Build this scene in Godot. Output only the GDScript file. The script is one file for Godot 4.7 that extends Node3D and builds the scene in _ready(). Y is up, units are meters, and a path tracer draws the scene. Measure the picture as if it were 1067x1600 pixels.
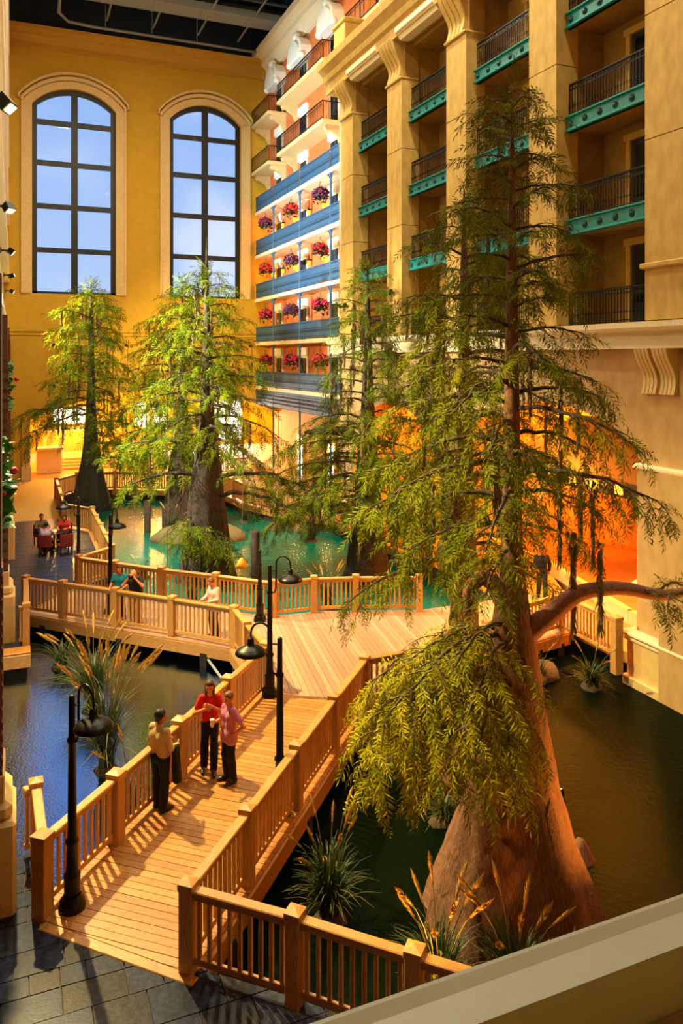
extends Node3D
# Hotel atrium: wooden footbridges over ponds, bald cypresses, galleries along the right, arched windows in the far wall.
# World axes follow the building: -Z runs to the far window wall, +X to the galleried facade, y = 0 is the deck and the stone floor.

var M := {}
var taken := {}
var rng := RandomNumberGenerator.new()
var cache := {}
const WATER := -0.6

# ---------------------------------------------------------------- naming
func numbered(n: String) -> String:
	var k: int = taken.get(n, 0)
	taken[n] = k + 1
	return n if k == 0 else "%s_%03d" % [n, k]

func thing(called: String, label: String, category: String, at := Vector3.ZERO, yaw := 0.0, group := "") -> Node3D:
	var o := Node3D.new()
	o.name = numbered(called)
	o.position = at
	o.rotation.y = yaw
	add_child(o, true)
	tag(o, label, category, group)
	return o

func tag(o: Node, label: String, category: String, group := "") -> void:
	if label != "": o.set_meta("label", label)
	if category != "": o.set_meta("category", category)
	if group != "": o.set_meta("group", group)

func structure(called: String, label: String, category: String) -> Node3D:
	var o := thing(called, label, category)
	o.set_meta("kind", "structure")
	return o

func put(mesh: Mesh, called: String, mat: Material, parent: Node, at := Vector3.ZERO, yaw := 0.0) -> MeshInstance3D:
	var o := MeshInstance3D.new()
	o.name = called if parent != self else numbered(called)
	o.mesh = mesh
	o.material_override = mat
	o.position = at
	o.rotation.y = yaw
	parent.add_child(o, true)
	return o

func done(st: SurfaceTool, called: String, mat: Material, parent: Node, at := Vector3.ZERO, yaw := 0.0) -> MeshInstance3D:
	return put(bake(st), called, mat, parent, at, yaw)

func stuff(o: Node) -> Node:
	o.set_meta("kind", "stuff")
	return o

# ---------------------------------------------------------------- shapes
func begin(flat := true) -> SurfaceTool:
	var st := SurfaceTool.new()
	st.begin(Mesh.PRIMITIVE_TRIANGLES)
	st.set_smooth_group(-1 if flat else 0)
	return st

func bake(st: SurfaceTool) -> ArrayMesh:
	st.generate_normals()
	return st.commit()

# a, b, c, d run anticlockwise seen from outside
func quad(st: SurfaceTool, a: Vector3, b: Vector3, c: Vector3, d: Vector3) -> void:
	for v in [a, c, b, a, d, c]: st.add_vertex(v)

func tri(st: SurfaceTool, a: Vector3, b: Vector3, c: Vector3) -> void:
	for v in [a, c, b]: st.add_vertex(v)

func box(st: SurfaceTool, at: Vector3, size: Vector3, b := Basis.IDENTITY) -> void:
	var h := size * 0.5
	var p := []
	for i in 8:
		p.append(at + b * Vector3(h.x if i & 1 else -h.x, h.y if i & 2 else -h.y, h.z if i & 4 else -h.z))
	quad(st, p[4], p[5], p[7], p[6])
	quad(st, p[1], p[0], p[2], p[3])
	quad(st, p[5], p[1], p[3], p[7])
	quad(st, p[0], p[4], p[6], p[2])
	quad(st, p[6], p[7], p[3], p[2])
	quad(st, p[0], p[1], p[5], p[4])

# box given by its two corners
func span(st: SurfaceTool, a: Vector3, b: Vector3) -> void:
	box(st, (a + b) * 0.5, (b - a).abs())

func yaw_basis(a: float) -> Basis:
	return Basis(Vector3.UP, a)

# bevelled box, centred, cached
func bbox(x: float, y: float, z: float, e := 0.008) -> ArrayMesh:
	var key := "b%.3f_%.3f_%.3f_%.3f" % [x, y, z, e]
	if not cache.has(key):
		var st := begin()
		bevel(st, Vector3.ZERO, Vector3(x, y, z), e)
		cache[key] = bake(st)
	return cache[key]

func bevel(st: SurfaceTool, at: Vector3, size: Vector3, e: float) -> void:
	var h := size * 0.5
	var P := func(sx: int, sy: int, sz: int, ax: int) -> Vector3:
		var v := Vector3(h.x - e, h.y - e, h.z - e)
		v[ax] = h[ax]
		return at + v * Vector3(sx, sy, sz)
	for ax in 3:
		var u := (ax + 1) % 3
		var w := (ax + 2) % 3
		for s in [-1, 1]:
			var c := []
			for q in [[-1, -1], [1, -1], [1, 1], [-1, 1]]:
				var g := [0, 0, 0]
				g[ax] = s; g[u] = q[0]; g[w] = q[1]
				c.append(P.call(g[0], g[1], g[2], ax))
			if s > 0: quad(st, c[0], c[1], c[2], c[3])
			else: quad(st, c[3], c[2], c[1], c[0])
	for ax in 3: # edges parallel to ax
		var u := (ax + 1) % 3
		var w := (ax + 2) % 3
		for q in [[-1, -1], [1, -1], [1, 1], [-1, 1]]:
			var g0 := [0, 0, 0]; var g1 := [0, 0, 0]
			g0[ax] = -1; g1[ax] = 1
			for g in [g0, g1]: g[u] = q[0]; g[w] = q[1]
			var a: Vector3 = P.call(g0[0], g0[1], g0[2], u)
			var b: Vector3 = P.call(g1[0], g1[1], g1[2], u)
			var c: Vector3 = P.call(g1[0], g1[1], g1[2], w)
			var d: Vector3 = P.call(g0[0], g0[1], g0[2], w)
			if q[0] * q[1] > 0: quad(st, a, d, c, b)
			else: quad(st, a, b, c, d)
	for i in 8:
		var s := [1 if i & 1 else -1, 1 if i & 2 else -1, 1 if i & 4 else -1]
		var a: Vector3 = P.call(s[0], s[1], s[2], 0)
		var b: Vector3 = P.call(s[0], s[1], s[2], 1)
		var c: Vector3 = P.call(s[0], s[1], s[2], 2)
		if s[0] * s[1] * s[2] > 0: tri(st, a, b, c)
		else: tri(st, a, c, b)

# profile: points (radius, height) from bottom to top, turned round y
func lathe(st: SurfaceTool, prof: Array, seg := 16, at := Vector3.ZERO, b := Basis.IDENTITY) -> void:
	for i in prof.size() - 1:
		var p: Vector2 = prof[i]
		var q: Vector2 = prof[i + 1]
		for k in seg:
			var a0 := TAU * k / seg
			var a1 := TAU * (k + 1) / seg
			var d0 := Vector3(cos(a0), 0, -sin(a0))
			var d1 := Vector3(cos(a1), 0, -sin(a1))
			var u := Vector3.UP
			var A := at + b * (d0 * p.x + u * p.y)
			var B := at + b * (d1 * p.x + u * p.y)
			var C := at + b * (d1 * q.x + u * q.y)
			var D := at + b * (d0 * q.x + u * q.y)
			if p.x < 1e-5: tri(st, A, C, D)
			elif q.x < 1e-5: tri(st, A, B, C)
			else: quad(st, A, B, C, D)

func tube(st: SurfaceTool, pts: Array, radii: Array, seg := 8, lump := 0.0, caps := true) -> void:
	var rings := []
	var n := pts.size()
	var side := Vector3.RIGHT
	for i in n:
		var t: Vector3 = (pts[min(i + 1, n - 1)] - pts[max(i - 1, 0)]).normalized()
		if i == 0: side = t.cross(Vector3.UP if absf(t.y) < 0.9 else Vector3.RIGHT).normalized()
		side = (side - t * side.dot(t)).normalized()
		var up := t.cross(side)
		var ring := []
		for k in seg:
			var a := TAU * k / seg
			var r: float = radii[i] * (1.0 + (rng.randf_range(-lump, lump) if lump > 0 else 0.0))
			ring.append(pts[i] + (side * cos(a) + up * sin(a)) * r)
		rings.append(ring)
	for i in n - 1:
		for k in seg:
			var k2 := (k + 1) % seg
			quad(st, rings[i][k], rings[i][k2], rings[i + 1][k2], rings[i + 1][k])
	if caps:
		for k in range(1, seg - 1):
			tri(st, rings[0][0], rings[0][k + 1], rings[0][k])
			tri(st, rings[n - 1][0], rings[n - 1][k], rings[n - 1][k + 1])

# polygon (x, z) raised from y0 to y1
func slab(st: SurfaceTool, poly: PackedVector2Array, y0: float, y1: float) -> void:
	var p := poly
	var ids := Geometry2D.triangulate_polygon(p)
	for i in range(0, ids.size(), 3):
		var a := p[ids[i]]; var b := p[ids[i + 1]]; var c := p[ids[i + 2]]
		if (b - a).cross(c - a) > 0:
			var t := b; b = c; c = t
		tri(st, Vector3(a.x, y1, a.y), Vector3(b.x, y1, b.y), Vector3(c.x, y1, c.y))
		tri(st, Vector3(a.x, y0, a.y), Vector3(c.x, y0, c.y), Vector3(b.x, y0, b.y))
	var n := p.size()
	var turn := 0.0
	for i in n: turn += p[i].cross(p[(i + 1) % n])
	for i in n:
		var a := p[i]; var b := p[(i + 1) % n]
		var q := [Vector3(a.x, y0, a.y), Vector3(b.x, y0, b.y), Vector3(b.x, y1, b.y), Vector3(a.x, y1, a.y)]
		if turn < 0: quad(st, q[0], q[1], q[2], q[3])
		else: quad(st, q[3], q[2], q[1], q[0])

# polygon in the plane of (ex, ey) at origin o, pushed along ez from 0 to depth
func plate(st: SurfaceTool, poly: PackedVector2Array, o: Vector3, ex: Vector3, ey: Vector3, depth: float) -> void:
	var ez := ex.cross(ey)
	var p := poly
	var area := 0.0
	for i in p.size(): area += p[i].cross(p[(i + 1) % p.size()])
	if area < 0: p = p.duplicate(); p.reverse()
	var ids := Geometry2D.triangulate_polygon(p)
	var W := func(v: Vector2, d: float) -> Vector3: return o + ex * v.x + ey * v.y + ez * d
	for i in range(0, ids.size(), 3):
		var a := p[ids[i]]; var b := p[ids[i + 1]]; var c := p[ids[i + 2]]
		if (b - a).cross(c - a) < 0:
			var t := b; b = c; c = t
		tri(st, W.call(a, depth), W.call(b, depth), W.call(c, depth))
		tri(st, W.call(a, 0.0), W.call(c, 0.0), W.call(b, 0.0))
	for i in p.size():
		var a := p[i]; var b := p[(i + 1) % p.size()]
		quad(st, W.call(a, 0.0), W.call(b, 0.0), W.call(b, depth), W.call(a, depth))

# profile (out, up) swept along z from z0 to z1 on a wall at x = wx; out points to -x
func moulding_z(st: SurfaceTool, prof: Array, wx: float, z0: float, z1: float) -> void:
	var poly := PackedVector2Array(prof)
	plate(st, poly, Vector3(wx, 0, maxf(z0, z1)), Vector3.LEFT, Vector3.UP, absf(z1 - z0))

func moulding_x(st: SurfaceTool, prof: Array, wz: float, x0: float, x1: float) -> void:
	var poly := PackedVector2Array(prof)
	plate(st, poly, Vector3(maxf(x0, x1), 0, wz), Vector3.BACK, Vector3.UP, absf(x1 - x0))

func blob(st: SurfaceTool, at: Vector3, r: Vector3, rows := 6, seg := 10, lump := 0.0) -> void:
	var pts := []
	for i in rows + 1:
		var row := []
		var v := PI * i / rows
		for k in seg:
			var u := TAU * k / seg
			var f := 1.0 + (rng.randf_range(-lump, lump) if lump > 0 and i > 0 and i < rows else 0.0)
			row.append(at + Vector3(sin(v) * cos(u), -cos(v), -sin(v) * sin(u)) * r * f)
		pts.append(row)
	for i in rows:
		for k in seg:
			var k2 := (k + 1) % seg
			if i == 0: tri(st, pts[0][0], pts[1][k2], pts[1][k])
			elif i == rows - 1: tri(st, pts[i][k], pts[i][k2], pts[rows][0])
			else: quad(st, pts[i][k], pts[i][k2], pts[i + 1][k2], pts[i + 1][k])

func multi(mesh: Mesh, xf: Array, cols: Array, called: String, mat: Material, parent: Node) -> MultiMeshInstance3D:
	var mm := MultiMesh.new()
	mm.transform_format = MultiMesh.TRANSFORM_3D
	mm.use_colors = true
	mm.mesh = mesh
	mm.instance_count = xf.size()
	for i in xf.size():
		mm.set_instance_transform(i, xf[i])
		mm.set_instance_color(i, cols[i])
	var o := MultiMeshInstance3D.new()
	o.name = called
	o.multimesh = mm
	o.material_override = mat
	parent.add_child(o, true)
	stuff(o)
	return o

# ---------------------------------------------------------------- materials
func noise_tex(freq: float, lo: Color, hi: Color, sd: int, normal := false, strength := 4.0, stretch := false, size := 512) -> NoiseTexture2D:
	var n := FastNoiseLite.new()
	n.seed = sd
	n.frequency = freq
	n.noise_type = FastNoiseLite.TYPE_SIMPLEX_SMOOTH
	n.fractal_octaves = 5
	var t := NoiseTexture2D.new()
	t.width = size
	t.height = size
	t.seamless = true
	t.noise = n
	if normal:
		t.as_normal_map = true
		t.bump_strength = strength
	else:
		var g := Gradient.new()
		g.set_color(0, lo)
		g.set_color(1, hi)
		t.color_ramp = g
	return t

func paint(c: Color, rough := 0.7, metal := 0.0) -> StandardMaterial3D:
	var m := StandardMaterial3D.new()
	m.albedo_color = c
	m.roughness = rough
	m.metallic = metal
	return m

# plain colour broken up by two-tone mottling; scale in repeats per metre
func mottled(c: Color, vary: float, scale: Vector3, rough: float, sd: int, world := true, bump := 0.0, freq := 0.02) -> StandardMaterial3D:
	var m := paint(Color.WHITE, rough)
	m.albedo_texture = noise_tex(freq, c.darkened(vary), c.lightened(vary * 0.6), sd)
	m.uv1_triplanar = true
	m.uv1_world_triplanar = world
	m.uv1_scale = scale
	if bump > 0:
		m.normal_enabled = true
		m.normal_texture = noise_tex(0.05, Color.BLACK, Color.WHITE, sd + 50, true, 3.0)
		m.normal_scale = bump
	return m

func glow(c: Color, e: float) -> StandardMaterial3D:
	var m := paint(c, 0.5)
	m.emission_enabled = true
	m.emission = c
	m.emission_energy_multiplier = e
	return m

func make_materials() -> void:
	M.far_wall = mottled(Color(0.80, 0.63, 0.12), 0.045, Vector3.ONE * 0.12, 0.75, 1)
	M.facade = mottled(Color(0.78, 0.63, 0.30), 0.13, Vector3(0.25, 0.12, 0.25), 0.75, 2)
	M.facade_low = mottled(Color(0.78, 0.63, 0.40), 0.10, Vector3(0.2, 0.12, 0.2), 0.75, 3)
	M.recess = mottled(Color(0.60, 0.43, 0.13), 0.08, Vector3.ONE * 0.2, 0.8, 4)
	M.salmon = mottled(Color(0.86, 0.46, 0.20), 0.10, Vector3.ONE * 0.2, 0.8, 5)
	M.trim = mottled(Color(0.88, 0.76, 0.50), 0.06, Vector3.ONE * 0.3, 0.6, 6)
	M.cream = mottled(Color(0.92, 0.86, 0.70), 0.05, Vector3.ONE * 0.3, 0.55, 7)
	M.gold_trim = mottled(Color(0.78, 0.60, 0.18), 0.06, Vector3.ONE * 0.3, 0.6, 8)
	M.white = paint(Color(0.93, 0.92, 0.86), 0.5)
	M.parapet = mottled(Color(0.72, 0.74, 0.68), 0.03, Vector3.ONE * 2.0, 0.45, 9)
	M.parapet_shaded = mottled(Color(0.56, 0.48, 0.33), 0.03, Vector3.ONE * 2.0, 0.55, 9)  # brown puts the shadow on the parapet's near part into its colour
	for i in 4:
		var c: Color = [Color(0.82, 0.57, 0.24), Color(0.87, 0.62, 0.29), Color(0.78, 0.53, 0.22), Color(0.84, 0.60, 0.28)][i]
		var m := paint(Color.WHITE, 0.48)
		m.albedo_texture = noise_tex(0.02, c.darkened(0.22), c.lightened(0.14), 20 + i)
		m.uv1_triplanar = true
		m.uv1_scale = Vector3(0.35, 4.5, 4.5)
		m.uv1_offset = Vector3(i * 0.37, i * 0.21, i * 0.53)
		M["wood%d" % i] = m
		var v: StandardMaterial3D = m.duplicate()
		v.uv1_scale = Vector3(4.5, 0.35, 4.5)
		M["woodv%d" % i] = v
		var p: StandardMaterial3D = m.duplicate()
		p.albedo_texture = noise_tex(0.02, (c * Color(0.98, 0.88, 0.80)).darkened(0.28), c.lightened(0.08), 30 + i)
		p.roughness = 0.38
		M["plank%d" % i] = p
		var q: StandardMaterial3D = m.duplicate()
		var w: Color = [Color(0.72, 0.56, 0.45), Color(0.78, 0.63, 0.51), Color(0.68, 0.52, 0.40), Color(0.75, 0.58, 0.46)][i]
		q.albedo_texture = noise_tex(0.02, w.darkened(0.20), w.lightened(0.10), 40 + i)
		q.roughness = 0.42
		M["pale%d" % i] = q
		var s: Color = [Color(0.13, 0.155, 0.235), Color(0.16, 0.175, 0.24), Color(0.12, 0.155, 0.27), Color(0.15, 0.135, 0.135)][i]  # slate greys with the window sheen put in as extra blue
		var t := mottled(s, 0.22, Vector3.ONE * 0.8, 0.30, 60 + i, true, 0.08)
		t.metallic_specular = 0.22
		M["slate%d" % i] = t
	M.grout = paint(Color(0.27, 0.21, 0.15), 0.8)
	M.under = paint(Color(0.10, 0.07, 0.05), 0.9)
	M.iron = paint(Color(0.035, 0.032, 0.035), 0.38, 0.4)
	M.rail_iron = paint(Color(0.06, 0.065, 0.07), 0.4, 0.5)
	M.gallery_iron = paint(Color(0.19, 0.34, 0.45), 0.6)
	M.teal = paint(Color(0.02, 0.50, 0.50), 0.4)
	M.teal_dark = paint(Color(0.02, 0.20, 0.20), 0.4)
	M.frame = paint(Color(0.035, 0.05, 0.055), 0.45)
	M.door = paint(Color(0.07, 0.035, 0.03), 0.4)
	M.dark_glass = paint(Color(0.05, 0.07, 0.10), 0.08)
	M.glass = paint(Color(0.85, 0.93, 1.0, 0.05), 0.02)
	M.glass.metallic_specular = 0.1
	M.glass.transparency = BaseMaterial3D.TRANSPARENCY_ALPHA
	M.roof = paint(Color(0.05, 0.13, 0.24), 0.7)
	M.steel = paint(Color(0.20, 0.29, 0.36), 0.5)
	M.duct = paint(Color(0.55, 0.60, 0.62), 0.5)
	M.brick = mottled(Color(0.42, 0.11, 0.05), 0.25, Vector3.ONE * 3.0, 0.85, 12)
	M.mortar = paint(Color(0.42, 0.32, 0.24), 0.9)
	M.carpet = mottled(Color(0.88, 0.52, 0.16), 0.34, Vector3.ONE * 1.2, 0.9, 13, true, 0.0, 0.08)
	M.path = mottled(Color(0.74, 0.56, 0.24), 0.10, Vector3.ONE * 0.5, 0.6, 14)
	M.orange_wall = mottled(Color(0.85, 0.66, 0.34), 0.12, Vector3.ONE * 0.2, 0.8, 15)
	# water: dark in the right pond, milky blue-green in the clean middle lagoon
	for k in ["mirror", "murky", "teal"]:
		var w := paint({mirror = Color(0.62, 0.76, 0.95), murky = Color(0.022, 0.06, 0.012), teal = Color(0.03, 0.40, 0.33)}[k], 0.04)  # mirror: blue metal tint puts a brighter window reflection into the left pond
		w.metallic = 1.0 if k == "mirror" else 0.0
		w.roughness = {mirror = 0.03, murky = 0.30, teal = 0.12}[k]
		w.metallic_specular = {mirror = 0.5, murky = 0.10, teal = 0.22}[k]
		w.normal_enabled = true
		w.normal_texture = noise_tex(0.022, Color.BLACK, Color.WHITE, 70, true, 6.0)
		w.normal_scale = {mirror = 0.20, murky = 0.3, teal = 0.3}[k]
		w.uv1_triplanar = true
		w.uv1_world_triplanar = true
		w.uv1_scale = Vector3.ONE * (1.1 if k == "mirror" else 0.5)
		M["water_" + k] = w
	# plants
	M.leaf = paint(Color.WHITE, 0.8)
	M.leaf.metallic_specular = 0.12
	M.leaf.vertex_color_use_as_albedo = true
	M.leaf.backlight_enabled = true
	M.leaf.backlight = Color(0.10, 0.14, 0.01)
	M.moss = mottled(Color(0.52, 0.44, 0.26), 0.25, Vector3.ONE * 3.0, 0.9, 16)
	M.bark = mottled(Color(0.50, 0.27, 0.14), 0.42, Vector3(3.2, 0.45, 3.2), 0.85, 17, false, 1.2)
	M.bark_dark = mottled(Color(0.24, 0.17, 0.11), 0.35, Vector3(2.0, 0.4, 2.0), 0.9, 18, false, 1.0)
	M.bark_grey = mottled(Color(0.23, 0.23, 0.22), 0.3, Vector3(1.6, 0.35, 1.6), 0.9, 19, false, 1.0)
	M.limb = mottled(Color(0.62, 0.36, 0.29), 0.3, Vector3.ONE * 2.0, 0.85, 21)
	M.blade = paint(Color(0.16, 0.24, 0.05), 0.5)
	M.blade2 = paint(Color(0.35, 0.34, 0.07), 0.55)
	M.plume = mottled(Color(0.92, 0.74, 0.36), 0.2, Vector3.ONE * 8.0, 0.9, 22)
	M.rock = mottled(Color(0.46, 0.40, 0.24), 0.25, Vector3.ONE * 0.9, 0.85, 23, true, 0.8)
	M.sky_lit = glow(Color(0.92, 0.97, 1.0), 2.8)
	M.warm_lit = glow(Color(1.0, 0.72, 0.16), 2.2)
	M.flame = glow(Color(1.0, 0.55, 0.12), 3.0)

# ================================================================ the camera, sky and lights
func make_view() -> void:
	var yaw := atan2(511.5, 1225.0)          # the long axis of the hall vanishes left of the frame's middle
	var cam := Camera3D.new()
	cam.name = "camera"
	cam.position = Vector3(0, 7.8, 0)
	cam.rotation.y = -yaw
	cam.set_frustum(0.1 * 1600.0 / 1225.0, Vector2(0, -0.1 * 240.0 / 1225.0), 0.1, 300.0)
	add_child(cam)
	cam.current = true
	var env := Environment.new()
	env.background_mode = Environment.BG_SKY
	env.sky = make_sky()
	env.background_energy_multiplier = 0.95
	env.tonemap_mode = Environment.TONE_MAPPER_LINEAR
	env.tonemap_exposure = 1.22
	env.ambient_light_source = Environment.AMBIENT_SOURCE_DISABLED
	env.sdfgi_enabled = true
	env.ssao_enabled = true
	env.ssil_enabled = true
	var we := WorldEnvironment.new()
	we.name = "world_environment"
	we.environment = env
	add_child(we)

func make_sky() -> Sky:
	var n := FastNoiseLite.new()
	n.seed = 5
	n.frequency = 0.9
	n.fractal_octaves = 5
	var im := Image.create(512, 256, false, Image.FORMAT_RGBF)
	for y in 256:
		var el := PI * (0.5 - (y + 0.5) / 256.0)
		for x in 512:
			var az := TAU * (x + 0.5) / 512.0
			var d := Vector3(cos(el) * cos(az), sin(el), cos(el) * sin(az))
			var up := maxf(d.y, 0.0)
			var c := Color(0.42, 0.58, 0.90).lerp(Color(0.15, 0.36, 0.86), clampf(up * 1.9, 0, 1))
			var p := d / (up + 0.35)
			var k := smoothstep(-0.05, 0.40, n.get_noise_3d(p.x * 1.8, 7.0, p.z * 1.8) + 0.16 - up * 0.45)
			c = c.lerp(Color(0.66, 0.76, 0.98), k * 0.85)
			if d.y < 0: c = c.lerp(Color(0.30, 0.33, 0.35), clampf(-d.y * 6.0, 0, 1))
			im.set_pixel(x, y, c)
	var pm := PanoramaSkyMaterial.new()
	pm.panorama = ImageTexture.create_from_image(im)
	var s := Sky.new()
	s.sky_material = pm
	return s

const WARM := Color(1.0, 0.88, 0.58)
const COOL := Color(0.82, 0.93, 1.0)
# energy, tint and target of each floodlight from the near one to the far one
const FLOODS := [[190.0, WARM, Vector3(6.6, 3.4, -9.4), 27.0], [340.0, WARM, Vector3(5, 0, -15), 50.0], [430.0, Color(1, 0.95, 0.8), Vector3(11, 3, -31), 52.0], [760.0, COOL, Vector3(16, 17.5, -43), 30.0], [260.0, WARM, Vector3(12, 6, -47), 55.0]]
const E_ADDED_FILL := 150.0
const E_ARCADE := 46.0
const E_LOBBY := 75.0

func omni(called: String, at: Vector3, c: Color, e: float, size := 0.1, parent: Node = self) -> OmniLight3D:
	var l := OmniLight3D.new()
	l.name = called
	l.light_color = c
	l.light_energy = e
	l.light_size = size
	l.omni_range = 80.0
	l.omni_attenuation = 2.0
	l.shadow_enabled = true
	parent.add_child(l, true)
	l.position = at
	return l

# black floodlights in a row along the left wall
func make_floods() -> void:
	var zs := [-12.2, -20.6, -29.0, -37.6, -46.2]
	var words := ["first black floodlight on the left wall, the nearest and largest, highest in view", "second black floodlight on the left wall, counting away from the camera", "third black floodlight on the left wall, the middle one of the row", "fourth black floodlight on the left wall, next to last before the end wall", "last and smallest black floodlight on the left wall, beside the end wall"]
	for i in 5:
		var t := thing("floodlight", words[i], "floodlight", Vector3(-0.12, 11.45, zs[i]), 0.0, "floodlights along the left wall")
		var aim: Vector3 = (FLOODS[i][2] - t.position).normalized()
		var b := Basis.looking_at(aim, Vector3.UP)
		var st := begin()
		box(st, Vector3(0, 0, 0), Vector3(0.23, 0.19, 0.20), b)
		done(st, "housing", M.iron, t)
		st = begin()
		box(st, b * Vector3(0, 0, -0.115), Vector3(0.18, 0.14, 0.02), b)
		done(st, "lamp_lens", glow(FLOODS[i][1], 4.0), t)
		st = begin()
		box(st, Vector3(-0.16, 0.02, 0), Vector3(0.30, 0.05, 0.05))
		box(st, Vector3(-0.30, 0.02, 0), Vector3(0.03, 0.2, 0.16))
		done(st, "bracket", M.iron, t)
		var s := SpotLight3D.new()
		s.name = "flood_beam"
		s.light_color = FLOODS[i][1]
		s.light_energy = FLOODS[i][0]
		s.light_size = 0.12
		s.spot_range = 80.0
		s.spot_attenuation = 2.0
		s.spot_angle = FLOODS[i][3]
		s.spot_angle_attenuation = 0.7
		s.shadow_enabled = true
		t.add_child(s)
		s.position = b * Vector3(0, 0, -0.16)
		s.basis = b

# high-bay lamps added out of view as general fill for the hall
func make_added_fill_lamps() -> void:
	var k := 0
	for z in [-22.0, -36.0, -8.0]:
		for x in [4.0, 11.0]:
			if k == 4:
				k += 1
				continue
			var t := thing("added_fill_lamp", "%s added fill lamp unseen under the dark roof, %s side of the hall" % [["middle row", "far row", "near row"][k / 2], ["left", "right"][k % 2]], "lamp", Vector3(x, 28.2, z), 0, "added fill lamps")
			var st := begin(false)
			lathe(st, [Vector2(0.08, 0.55), Vector2(0.16, 0.3), Vector2(0.62, 0.02), Vector2(0.64, 0.0), Vector2(0.60, 0.02), Vector2(0.14, 0.26)], 20)
			done(st, "reflector", M.steel, t)
			st = begin(false)
			lathe(st, [Vector2(0.0, 0.03), Vector2(0.56, 0.04), Vector2(0.56, 0.07), Vector2(0, 0.07)], 20)
			done(st, "lamp_disc", glow(Color(1, 0.93, 0.80), 3.0), t)
			st = begin(false)
			tube(st, [Vector3(0, 0.5, 0), Vector3(0, 2.0, 0)], [0.03, 0.03], 6)
			done(st, "stem", M.steel, t)
			var a := AreaLight3D.new()
			a.name = "added_fill_beam"
			a.light_color = Color(1, 0.93, 0.78)
			a.light_energy = E_ADDED_FILL * (0.75 if k == 5 else 1.0)
			a.area_size = Vector2(1.0, 1.0)
			a.shadow_enabled = true
			t.add_child(a)
			a.position = Vector3(0, -0.03, 0)
			a.rotation.x = -PI / 2
			k += 1

# ================================================================ room shell
const XF := 15.0     # face of the facade's lower wall
const XP := 14.7     # front of the pillars
const XG := 15.9     # front of the galleries
const XW := 16.9     # gallery back wall
const ZF := -54.1    # far wall

func arch_points(x0: float, x1: float, y0: float, spring: float, rise: float, n := 20) -> PackedVector2Array:
	var p := PackedVector2Array([Vector2(x0, y0)])
	var c := (x0 + x1) * 0.5
	var r := (x1 - x0) * 0.5
	for i in n + 1:
		var a := PI * (1.0 - float(i) / n)
		p.append(Vector2(c + cos(a) * r, spring + sin(a) * rise))
	p.append(Vector2(x1, y0))
	return p

# circular segment instead of a half ellipse
func segment_points(x0: float, x1: float, y0: float, spring: float, rise: float, n := 16) -> PackedVector2Array:
	var p := PackedVector2Array([Vector2(x0, y0)])
	var c := (x0 + x1) * 0.5
	var h := (x1 - x0) * 0.5
	var R := (h * h + rise * rise) / (2.0 * rise)
	for i in n + 1:
		var x := -h + 2.0 * h * i / n
		p.append(Vector2(c + x, spring + sqrt(R * R - x * x) - (R - rise)))
	p.append(Vector2(x1, y0))
	return p

func band_of(inner: PackedVector2Array, outer: PackedVector2Array) -> PackedVector2Array:
	var p := outer.duplicate()
	for i in range(inner.size() - 1, -1, -1): p.append(inner[i])
	return p

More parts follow.
